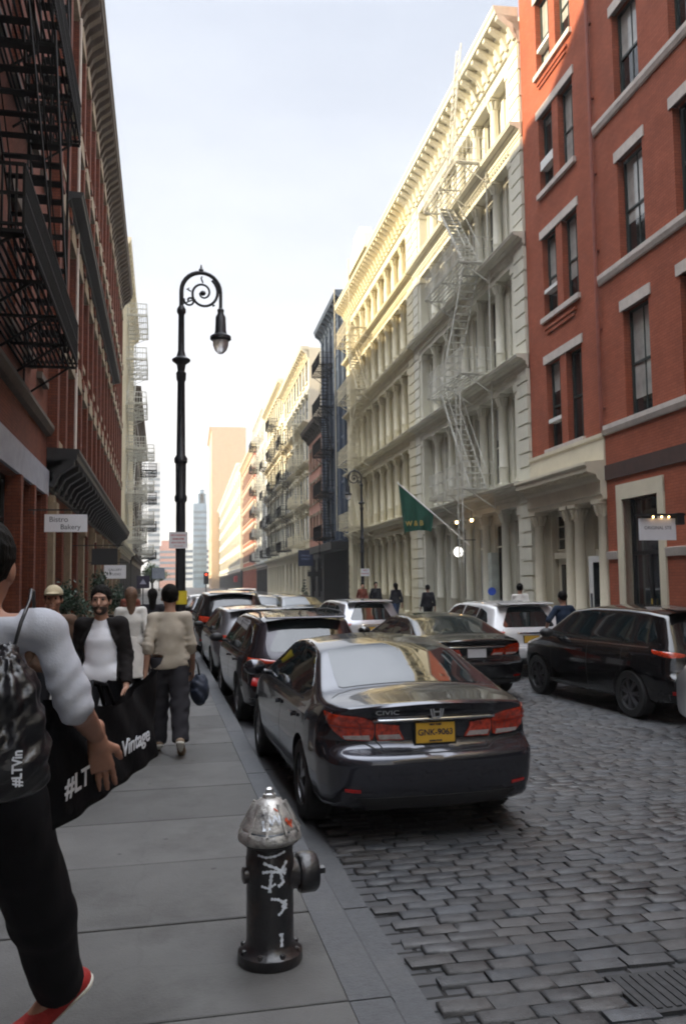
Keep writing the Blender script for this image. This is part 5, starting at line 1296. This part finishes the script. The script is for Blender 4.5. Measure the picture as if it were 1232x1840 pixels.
b = MB(); b.tube([(0, -.05, .28), (-.02, -.03, .4), (-.04, 0, .45), (-.02, .03, .4), (0, .06, .28)], .010, 6); b.build('handle', M_blackp, t, True)
# ---- man facing the camera, white tank top under an open dark jacket
def beard(t, D, H):
    hd = D['hd']; f0 = lambda P: smax(smax(sd_ell(P, H(0, .030, -.058), (.061, .074, .068)), (P[..., 2]-hd[2]+.048), .01), -sd_ell(P, H(0, .100, -.060), (.015, .012, .004)), .004)
    sdfmesh('beard', [(f0, hd-.16, hd+.12, .006)], mat('beard_brown', (.035, .02, .013), .8, var=.4, scale=60), t)
person('bearded man coming forward in a white tank top under an open dark jacket', (-.52, 7.95, SW), pi-.12, walk(1, .2), SK1,
    [shirt(mat('white_cotton', (.74, .75, .80), .8, var=.04, scale=8, bump=.03, bscale=60), .006, .90, 0, 4, .003, 'tank_top', .011, neck=.1), shirt(cloth('dark_jacket', (.012, .010, .010)), .026, .80, 1.95, 7, .008, 'jacket', .012, .006, True), trousers(cloth('black_trousers', (.006, .006, .008)), .016), shoes(BLKSH, WHS), beard], sc=1.0, face=True, res=.012)
# ---- further walkers on the left sidewalk
def cap(t, D, H):
    hd = D['hd']; f0 = lambda P: smin(smax(sd_ell(P, H(0, -.005, .05), (.092, .108, .095)), -(P[..., 2]-hd[2]-.04), .01), sd_ell(P, H(0, .12, .055), (.07, .07, .012)), .02)
    sdfmesh('cap', [(f0, hd-.1, hd+.24, .009)], cloth('khaki_cap', (.42, .36, .24)), t)
def P2(label, loc, rz, top, bot, skin=SK1, hair=HAIRD, hs='short', sc=1., lead=1, sl=1.8, extra=None, group='people on the street', **k):
    return person(label, loc, rz, walk(lead), skin, [shirt(top, .02, .88, sl, int(loc[1]*7) % 90, .006, 'top', .02), trousers(bot, .016, res=.02), shoes(BLKSH, BLKSH, .014)]+([extra] if extra else []), hair, hs, sc, .02, group=group, hands=(1, 1), **k)
DK = cloth('dark_top', (.02, .02, .025)); BL = cloth('black_trousers', (.006, .006, .008)); WH = cloth('white_top', (.6, .58, .54)); JN = cloth('denim', (.05, .08, .16)); RD = cloth('rust_top', (.2, .06, .04))
P2('man in a khaki cap behind the shoulder of the man in the pale sweatshirt', (-1.05, 9.0, SW), pi, cloth('brown_top', (.10, .06, .04)), BL, SK3, extra=cap, sc=1.0, face=True)
def dress(t, D, H):
    f0 = lambda P: smax(sd_cone(P, D['pel'], D['pel']-np.array([0, 0, .55]), .16, .27, (1, 1.2, 1))+wrinkle(P, .01, 5, 14), (.45-P[..., 2]), .01)
    sdfmesh('skirt', [(f0, (-.4, -.4, .4), (.4, .4, 1.2), .02)], WH, t)
P2('brown-haired woman in a long white dress behind the man in the tank top', (-.42, 12.6, SW), .1, WH, BL, SK1, HAIRB, 'long', .98, extra=dress)
P2('person in dark clothes walking beyond the woman in white', (-.15, 15.5, SW), 0, DK, BL, hs='long', sc=.96)
P2('person in a rust-coloured top far up the left sidewalk', (-.7, 20.5, SW), pi, RD, JN, SK2, HAIRB, 'long', .97)
# right side
def shorts_p(label, loc, rz): 
    return person(label, loc, rz, dict(elR=(.34, .0, 1.18), wrR=(.36, .1, .95), elL=(-.34, 0, 1.18), wrL=(-.36, .1, .95)), SK1, [shirt(cloth('navy_top', (.018, .03, .055)), .02, .88, 1.2, 3, .005, 'top', .018), trousers(cloth('blue_shorts', (.03, .07, .32)), .02, res=.018, shorts=.55, name='shorts'), shoes(BLKSH, WHS, .014)], HAIRD, 'short', .97, .018, group='people on the street', hands=(1, 1))
shorts_p('person in navy top and bright blue shorts between the white SUV and the black one', (7.62, 15.4, -.02), .1)
P2('person in a white top near the doorway of the grey-white building', (9.0, 20.6, SW), -.4, WH, JN, hair=HAIRD, sc=.95)
P2('person in a rust top by the black ground floor of the blue-grey building', (9.3, 39.5, SW), pi, RD, BL, SK2, sc=.97)
P2('dark-clad person standing under the second bishop-crook lamp', (9.2, 36.5, SW), pi, DK, BL, sc=1.0)
P2('dark-clad person with long hair right of the pair under the cream building', (9.25, 33.4, SW), .2, DK, JN, hs='long', sc=.97)
P2('short dark-clad person in front of the pilaster between the two pale buildings', (9.2, 29.0, SW), 0, DK, BL, sc=.93)
# ================================================================ street furniture
M_lampb = mat('lamp_black', (.012, .014, .018), .45, var=.35, scale=12, bump=.1, bscale=40)
def lamp_post(label, loc, rz):
    t = thing('street_lamp', label, 'street lamp', loc, rz, 'bishop-crook street lamps')
    b = MB()
    b.lathe([(.24, 0), (.24, .12), (.20, .16), (.19, .75), (.21, .8), (.15, .9), (.13, 1.2), (.09, 1.25), (.085, 1.3)], 12); b.build('base', M_lampb, t, 30)
    b = MB(); b.lathe([(.085, 1.25), (.078, 3.1), (.10, 3.13), (.105, 3.2), (.085, 3.24), (.088, 3.75), (.11, 3.78), (.11, 3.85), (.075, 3.9), (.062, 5.15), (.08, 5.18), (.085, 5.3), (.06, 5.33), (.075, 5.44), (.15, 5.5), (.155, 5.53), (.08, 5.58), (.055, 5.68), (.05, 6.3), (.075, 6.34), (.075, 6.40), (.042, 6.46)], 14)
    b.build('post', M_lampb, t, 35)
    b = MB(); R_ = .33; cz = 6.72; pts = [(0, 0, 6.44)]
    for k in range(15): a = pi-pi*k/14; pts.append((R_+R_*cos(a), 0, cz+R_*sin(a)*1.02))
    pts.append((2*R_, 0, 6.45)); b.tube(pts, [.038]*8+[.034]*4+[.03]*5, 10)
    b.lathe([(.03, 0), (.045, .03), (.02, .06), (.01, .12)], 8, (R_, 0, cz+R_*1.02+.02)); b.build('crook', M_lampb, t, 50)
    b = MB(); pts = []
    for k in range(40): a = .95-k*.27; r = .285*(1-k/50)**1.2; pts.append((R_+.03+r*cos(a)*.95, 0, cz-.02+r*sin(a)))
    b.tube(pts, [.026-.012*k/40 for k in range(40)], 7); b.lathe([(.01, -.025), (.05, 0), (.01, .025)], 8, (R_+.03, 0, cz-.02), 'y')
    pts = []
    for k in range(18): a = pi*.9+k*.42; r = .10*(1-k/22); pts.append((.14+r*cos(a), 0, cz-.16+r*sin(a)))
    b.tube(pts, .018, 6); pts = [(.03, 0, 6.5), (.08, 0, 6.52), (.16, 0, 6.56), (.24, 0, 6.58)]; b.tube(pts, .012, 6)
    for x, z, dx, dz in ((.36, 6.88, -.03, .08), (.5, 6.52, .06, -.03), (.16, 6.72, -.07, .04)): b.tube([(x, 0, z), (x+dx, 0, z+dz), (x+dx*.4, 0, z+dz*1.4)], .014, 5)
    b.build('scroll', M_lampb, t, True)
    b = MB(); b.lathe([(.035, 6.45), (.06, 6.42), (.05, 6.36), (.085, 6.30), (.095, 6.05), (.11, 6.0), (.175, 5.96), (.18, 5.91), (.14, 5.88)], 16, (2*R_, 0, 0)); h = b.build('lamp_housing', M_lampb, t, 40)
    b = MB(); b.lathe([(.135, 5.885), (.13, 5.80), (.10, 5.72), (.05, 5.665), (.01, 5.655)], 16, (2*R_, 0, 0)); b.build('globe', mat('lamp_globe', (.9, .86, .86), .2, var=.15, scale=30), h, True)
    g_ = MAT['lamp_globe'].node_tree.nodes['Principled BSDF']; g_.inputs['Transmission Weight'].default_value = .75; g_.inputs['Roughness'].default_value = .45
    return t
la = lamp_post('nearer black bishop-crook street lamp, tall against the sky with a yellow band', (.31, 14.4, SW), 0)
la2 = lamp_post('smaller-looking black bishop-crook street lamp in front of the cream building', (9.35, 39.6, SW), pi)
b = MB(); b.lathe([(.108, 1.42), (.108, 1.64)], 14); b.build('yellow_band', mat('yellow_wrap', (.7, .55, .03), .6), la)
def plate(parent_label, loc, w, h, lines, rz=0, m=None, ink=None, cat='sign', name='parking_sign', size=.035, framed=True, group=None, bracket=None, thick=.006):
    t = thing(name, parent_label, cat, loc, rz, group); b = MB(); b.box(-w/2, w/2, -thick/2, thick/2, -h/2, h/2); b.build('panel', m or M_sign, t)
    if bracket: b = MB(); bracket(b); b.build('bracket', M_blackp, t)
    for i, (s_, x, z, sz) in enumerate(lines): textmesh(s_, sz, ink or M_ink, 'lettering', t, (x, -thick/2-.001, z), (pi/2, 0, 0), .0006, 1., 'CENTER', .0008)
    return t
M_rink = mat('sign_red_ink', (.5, .05, .05), .5)
plate('white and red parking sign fixed to the nearer bishop-crook lamp', (.27, 14.28, 2.62), .30, .27, [('NO PARKING', 0, .08, .04), ('8AM-6PM', 0, .02, .045), ('MON THRU FRI', 0, -.04, .032), ('<------->', 0, -.095, .04)], ink=M_rink, thick=.01)
plate('small pinkish sign fixed to the farther bishop-crook lamp', (9.44, 39.45, 2.35), .42, .36, [('NO', 0, .09, .12), ('PARKING', 0, -.06, .09)], ink=M_rink)
br = lambda x, w, z: (lambda b: (b.bar((x-w, 0, z), (x+w, 0, z), .03), b.bar((x-w*.8, 0, z-.12), (x-w*.8, 0, z), .015), b.bar((x+w*.8, 0, z-.12), (x+w*.8, 0, z), .015)))
plate('white hanging shop sign reading Bistro Bakery on the left shopfronts', (-2.12, 20.2, 3.31), .93, .40, [('Bistro', -.16, .08, .17), ('Bakery', .10, -.09, .16)], name='shop_sign', bracket=br(-.2, .62, .3), thick=.04)
plate('black hanging shop sign beyond the white bistro sign', (-1.88, 30, 2.86), .85, .55, [], m=M_blackp, name='shop_sign', bracket=br(-.3, .9, .38), thick=.05)
plate('second white hanging sign with small lettering, beyond the black one', (-1.84, 36, 2.43), .86, .55, [('GALLERY', 0, .08, .13), ('STUDIO', 0, -.1, .13)], name='shop_sign', bracket=br(-.3, .8, .38), thick=.05)
def tri(b): b.prism([(-.16, -.1), (.16, -.1), (0, .16)], -.05, -.035, 'y')
t = plate('purple-black sign with a pale triangle low over the left sidewalk', (-.85, 42, 2.02), .6, .6, [], m=mat('aubergine_panel', (.03, .022, .045), .6), name='shop_sign', thick=.05); b = MB(); tri(b); b.build('triangle', mat('grey_print', (.35, .34, .42), .6), t)
b = MB(); b.bar((0, 0, -1.9), (0, 0, -.3), .05); b.build('post', M_blackp, t)
plate('blue-grey banner far along the left sidewalk', (-.2, 60, 2.66), .85, .75, [], m=mat('bluegrey_banner', (.25, .28, .33), .7), name='shop_sign', bracket=lambda b: b.bar((-.45, 0, .4), (-.45, 0, -2.5), .06), thick=.05)
wsn = plate('white hanging sign on the red brick wall at the right edge', (10.72, 17.0, 2.98), .86, .48, [('ORIGINAL STE', 0, .03, .10)], rz=-.05, name='shop_sign', bracket=lambda b: (b.box(-.45, .62, -.12, .12, .30, .34), b.bar((-.35, 0, .24), (-.35, 0, .32), .02), b.bar((.35, 0, .24), (.35, 0, .32), .02), b.box(.42, .6, -.1, .1, .1, .36)), thick=.05)
b = MB(); 
for x in (-.12, .08, .25): b.lathe([(.012, .255), (.02, .27), (.012, .29)], 8, (x, -.06, 0))
b.build('sign_bulbs', mat('warm_bulb', (1, .7, .4), .4, emit=(1, .6, .25), estr=6), wsn)
plate('dark blue hanging banner with faint lettering on the cream stone building', (12.35, 74, 4.05), 1.3, 1.4, [('SPRING', 0, .2, .24), ('STREET', 0, -.1, .24)], m=mat('navy_panel', (.012, .02, .06), .6), ink=mat('pale_blue_ink', (.25, .3, .45), .6), name='shop_sign', bracket=br(.1, .9, .8), thick=.08)
plate('small black hanging sign below the blue banner', (12.4, 70, 2.6), 1.1, .4, [], m=M_blackp, name='shop_sign', bracket=br(.1, .7, .3), thick=.08)
aw = thing('awning', 'small red shop awning far down the right side', 'awning', (15.9, 190, 2.2)); b = MB(); b.prism([(-.2, 0), (-.2, 1.0), (.0, 1.3), (1.6, 1.6), (1.6, 0)], -1.2, 1.2, 'y'); b.build('canopy', mat('awning_red', (.35, .015, .02), .7), aw)
ts = thing('traffic_light', 'black traffic light on a pole in the distance', 'traffic light', (5.05, 100, -.05)); b = MB(); b.bar((0, 0, 0), (0, 0, 3.2), .12); b.build('pole', M_lampb, ts)
b = MB(); b.box(-.28, .28, -.3, -.02, 1.9, 3.3); hh = b.build('signal_head', M_lampb, ts)
b = MB(); b.lathe([(.02, -.32), (.12, -.33), (.12, -.3)], 12, (0, 0, 3.0), 'y'); b.build('lens', mat('signal_red', (.5, .02, .01), .4, emit=(1, .06, .02), estr=1.5), hh)
# ---- hydrant
def hydrant():
    t = thing('fire_hydrant', 'black fire hydrant with a silver dome and white graffiti at the kerb', 'fire hydrant', (.505, 4.12, SW), .12)
    Mb = mat('hydrant_black', (.012, .012, .014), .35, var=.5, scale=16, coat=.3, bump=.2, bscale=50, dirt=(.10, .06, .04), dscale=7, damt=.35)
    Ms = mat('hydrant_silver', (.42, .41, .39), .42, metal=.55, var=.3, scale=14, bump=.3, bscale=60, dirt=(.03, .03, .04), dscale=13, damt=.9)
    b = MB(); b.lathe([(.150, 0), (.155, .012), (.155, .05), (.135, .062), (.118, .085), (.114, .10), (.113, .42), (.116, .44), (.116, .50), (.112, .51), (.112, .555), (.128, .565), (.130, .585)], 36); b.build('barrel', Mb, t, 40)
    b = MB()
    for k in range(8): a = 2*pi*k/8+.2; b.lathe([(.014, .05), (.014, .072), (.008, .076)], 6, (.136*cos(a), .136*sin(a), 0))
    b.build('base_bolts', Mb, t, 40)
    b = MB(); b.lathe([(.135, .572), (.152, .585), (.155, .60), (.150, .612), (.147, .63), (.136, .638), (.135, .655), (.122, .668), (.119, .69), (.098, .725), (.072, .758), (.05, .775), (.034, .782), (.03, .80)], 36); bo = b.build('bonnet', Ms, t, 45)
    b = MB(); 
    for k in range(10):
        a = 2*pi*k/10; b.bar((.148*cos(a), .148*sin(a), .625), (.075*cos(a), .075*sin(a), .762), .012, .018)
    b.build('bonnet_ribs', Ms, bo, 30)
    b = MB(); b.lathe([(.03, .78), (.026, .80), (.02, .805), (.022, .825), (.012, .832)], 5); b.build('operating_nut', mat('worn_steel', (.5, .5, .5), .3, metal=.9), bo)
    b = MB(); b.lathe([(.09, .06), (.075, .10), (.072, .135), (.092, .14), (.098, .155), (.098, .215), (.088, .23), (.06, .238)], 24, (0, 0, .40), 'x'); b.lathe([(.024, .235), (.021, .275), (.012, .28)], 5, (0, 0, .40), 'x'); b.build('nozzle_cap', Mb, t, 40)
    b = MB(); b.lathe([(.04, -.105), (.04, -.13), (.03, -.135)], 16, (0, 0, .42), 'x'); b.build('side_boss', Mb, t, 40)
    # painted tags on the barrel and dome
    Mw = mat('graffiti_white', (.62, .66, .72), .5, var=.25, scale=30); Mr = mat('sticker_red', (.45, .06, .02), .5, var=.3, scale=30)
    def stroke(pts, w, m, name, R, par):
        g = MB(); n = len(pts); V = []
        for i, (a, z) in enumerate(pts):
            p, q = pts[max(0, i-1)], pts[min(n-1, i+1)]; dx, dz = (q[0]-p[0])*R(z), q[1]-p[1]; l = sqrt(dx*dx+dz*dz) or 1; ww = w*(1+.35*sin(i*2.3))
            for s_ in (-1, 1):
                aa, zz = a-s_*dz/l*ww/2/R(z), z+s_*dx/l*ww/2; r = R(zz)+.0015; V.append((r*sin(aa), -r*cos(aa), zz))
        g.add(V, [(2*i, 2*i+1, 2*i+3, 2*i+2) for i in range(n-1)]); g.build(name, m, par)
    def dense(P, k=6):
        o = []
        for a, c in zip(P[:-1], P[1:]): o += [(a[0]+(c[0]-a[0])*i/k, a[1]+(c[1]-a[1])*i/k) for i in range(k)]
        return o+[P[-1]]
    RB = lambda z: .1165 if .43 < z < .505 else .1135
    for P, w in (([(-.75, .535), (-.4, .525), (0, .53), (.45, .545)], .010), ([(-.5, .50), (.0, .475), (.45, .44)], .013), ([(.5, .50), (.2, .45), (.35, .40), (.1, .385)], .015), ([(-.55, .455), (-.2, .46), (.1, .455), (.5, .46)], .013),
                 ([(-.15, .46), (-.2, .42), (-.25, .36)], .014), ([(-.6, .39), (-.3, .38), (.0, .40)], .010), ([(-.2, .33), (.1, .325), (.4, .30), (.3, .265), (.1, .25)], .012), ([(.38, .315), (.42, .27)], .03), ([(.15, .155), (.27, .16), (.25, .10)], .014)):
        stroke(dense(P), w, Mw, 'graffiti', RB, t)
    prof = [(.147, .63), (.136, .638), (.135, .655), (.122, .668), (.119, .69), (.098, .725), (.072, .758)]
    RD_ = lambda z: float(np.interp(z, [p[1] for p in prof], [p[0] for p in prof]))+.004
    for P, w, m in (([(-.3, .72), (-.15, .68), (0, .72), (.15, .68), (.2, .72)], .009, Mw), ([(-.5, .70), (-.45, .66), (-.2, .665)], .010, Mw), ([(.45, .70), (.65, .665), (.75, .69)], .016, Mr), ([(-.9, .64), (-.2, .635), (.5, .64)], .006, mat('sticker_dark', (.04, .05, .06), .5)), ([(0, .75), (.2, .735)], .006, Mr)):
        stroke(dense(P), w, m, 'graffiti', RD_, bo)
hydrant(); bpy.data.objects['fire_hydrant'].scale = (.97, .97, .945)
# ---- flag on its pole
def flag():
    A = Vector((9.75, 34.6, 6.05)); B = Vector((12.0, 32.2, 3.3)); t = thing('flag', 'dark green flag with gold lettering hanging from a slanted white pole', 'flag', B)
    b = MB(); b.tube([(0, 0, 0), tuple(A-B)], [.035, .025], 8); b.lathe([(.01, -.06), (.045, 0), (.01, .06)], 8, tuple(A-B)); b.build('flagpole', M_whitep, t, 40)
    V = []; F = []; NU, NV = 24, 20; e = (A-B); pd = Vector((e.y, -e.x, 0)).normalized()
    for i in range(NU+1):
        u = i/NU; top = e*(.99-.50*u); bot = Vector((e.x, e.y, 0))*(.93-.42*u)+Vector((0, 0, .62+.12*sin(u*3)))
        for j in range(NV+1):
            w = j/NV; p = top.lerp(bot, w)+pd*(.10*sin(u*15+w*2)*w+.05*sin(u*31)*w); V.append(tuple(p-Vector((0, 0, .03))))
    for i in range(NU):
        for j in range(NV): F.append((i*(NV+1)+j, (i+1)*(NV+1)+j, (i+1)*(NV+1)+j+1, i*(NV+1)+j+1))
    MB().add(V, F).build('cloth', mat('flag_green', (.006, .075, .045), .8, var=.2, scale=4), t, True, recalc=False)
    yaw = math.atan2(e.y, e.x); c = Vector((e.x, e.y, 0))*.74+Vector((0, 0, .98)); 
    textmesh('W & B', .30, M_gold, 'lettering', t, tuple(c-pd*.15), (pi/2, 0, math.atan2(-e.y, -e.x)), .004, 1., 'CENTER', .006)
flag()
t = thing('wall_lamp', 'glowing white globe lamp hanging by the grey-white building', 'lamp', (11.55, 32.3, 3.04)); b = MB(); b.lathe([(.02, -.2), (.1, -.18), (.17, -.1), (.2, 0), (.17, .1), (.1, .18), (.02, .2)], 20); b.build('globe', mat('globe_glow', (1, .97, .9), .4, emit=(1, .96, .88), estr=.6), t, True)
b = MB(); b.bar((0, 0, .2), (0, 0, .5), .03); b.bar((0, 0, .48), (.75, 0, .48), .03); b.build('bracket', M_blackp, t)
t = thing('wall_sign', 'small round blue plaque on a column of the grey-white building', 'plaque', (11.72, 29.3, 1.5), -.3); b = MB(); b.lathe([(.14, -.03), (.15, 0), (.12, .03)], 20, axis='y'); b.build('disc', mat('plaque_blue', (.03, .09, .5), .4), t, 40); b = MB(); b.box(-.02, .02, 0, .3, -.02, .02); b.build('bracket', M_blackp, t)
for x, y, z in ((11.35, 30.2, 4.1), (11.4, 32.0, 4.15), (13.4, 66, 4.0)):
    t = thing('downlight', 'small warm downlight under the shop cornice', 'light', (x, y, z), 0, 'small warm downlights'); b = MB(); b.lathe([(.04, 0), (.06, .05), (.05, .1)], 10); b.build('bulb', mat('warm_bulb', (1, .7, .4), .4, emit=(1, .6, .25), estr=6), t); b = MB(); b.bar((0, 0, .1), (0, 0, .4), .02); b.build('stem', M_blackp, t)
for o, l in zip([o for o in bpy.data.objects if o.name.startswith('downlight')], ('warm downlight nearest the red brick shopfront', 'warm downlight right of the glowing white globe', 'tiny downlight over the black shopfront of the blue-grey building')): o['label'] = l
# ---- plants and trees
def leafmat(name, c): return mat('leaf_'+name, c, .6, var=.5, scale=4)
def foliage(mb, c, r, n, size, seed, flat=1.0):
    g = np.random.default_rng(seed); cl = g.normal(0, .5, (max(4, n//60), 3)); cl /= np.maximum(1, np.linalg.norm(cl, axis=1))[:, None]
    for i in range(n):
        k = cl[g.integers(len(cl))]; p = np.array(c)+(k*.75+g.normal(0, .22, 3))*np.array([r, r, r*flat]); a = g.normal(0, 1, 3); a /= np.linalg.norm(a); q = np.cross(a, g.normal(0, 1, 3)); q /= np.linalg.norm(q); s_ = size*g.uniform(.6, 1.3)
        mb.add([p-a*s_, p+q*s_*.5, p+a*s_, p-q*s_*.5], [(0, 1, 2, 3)])
def tree(label, x, y, h, r, seed, z=SW):
    t = thing('street_tree', label, 'tree', (x, y, z), seed, 'distant street trees'); b = MB(); b.tube([(0, 0, 0), (.05, 0, h*.3), (0, .05, h*.55)], [.16, .12, .08], 8)
    for k in range(5): a = k*1.3; b.tube([(0, 0, h*.4), (r*.5*cos(a), r*.5*sin(a), h*.65), (r*.75*cos(a), r*.75*sin(a), h*.8)], [.07, .05, .02], 5)
    b.build('trunk', mat('bark', (.06, .045, .035), .9), t); f = MB(); foliage(f, (0, 0, h*.72), r, 900, .22, seed, .8); f.build('crown', leafmat('street', (.06, .10, .03)), t, recalc=False)
tree('leafy street tree far along the left sidewalk', -1.2, 118, 4.4, 1.5, 1); tree('second leafy street tree, farther along the left sidewalk', -1.4, 150, 5.0, 1.9, 2); tree('street tree at the far end of the road', -.5, 230, 6, 2.2, 3)
def pot(label, x, y, hgt, r, seed, cone_=False):
    t = thing('potted_plant', label, 'plant', (x, y, SW)); b = MB(); b.lathe([(.16, 0), (.22, .4), (.24, .42), (.2, .44)], 14); b.build('pot', M_blackp, t, 40)
    f = MB()
    if cone_:
        for k in range(7): foliage(f, (0, 0, .5+k*(hgt-.6)/7), r*(1-k/8), 130, .06, seed+k, .6)
    else: foliage(f, (0, 0, hgt*.65), r, 900, .07, seed, 1.4)
    f.build('leaves', leafmat('pot', (.018, .045, .022)), t, recalc=False)
pot('tall leafy green plant in a black pot by the left shopfronts', -2.45, 25.2, 2.1, .5, 5); pot('bushy green plant in a pot farther along the left shopfronts', -2.2, 33, 2.3, .6, 9); pot('narrow conical evergreen in a pot under the blue banner', 12.4, 75, 2.3, .4, 12, True); pot('third leafy plant in a pot near the second white sign', -2.1, 39, 1.9, .5, 15)
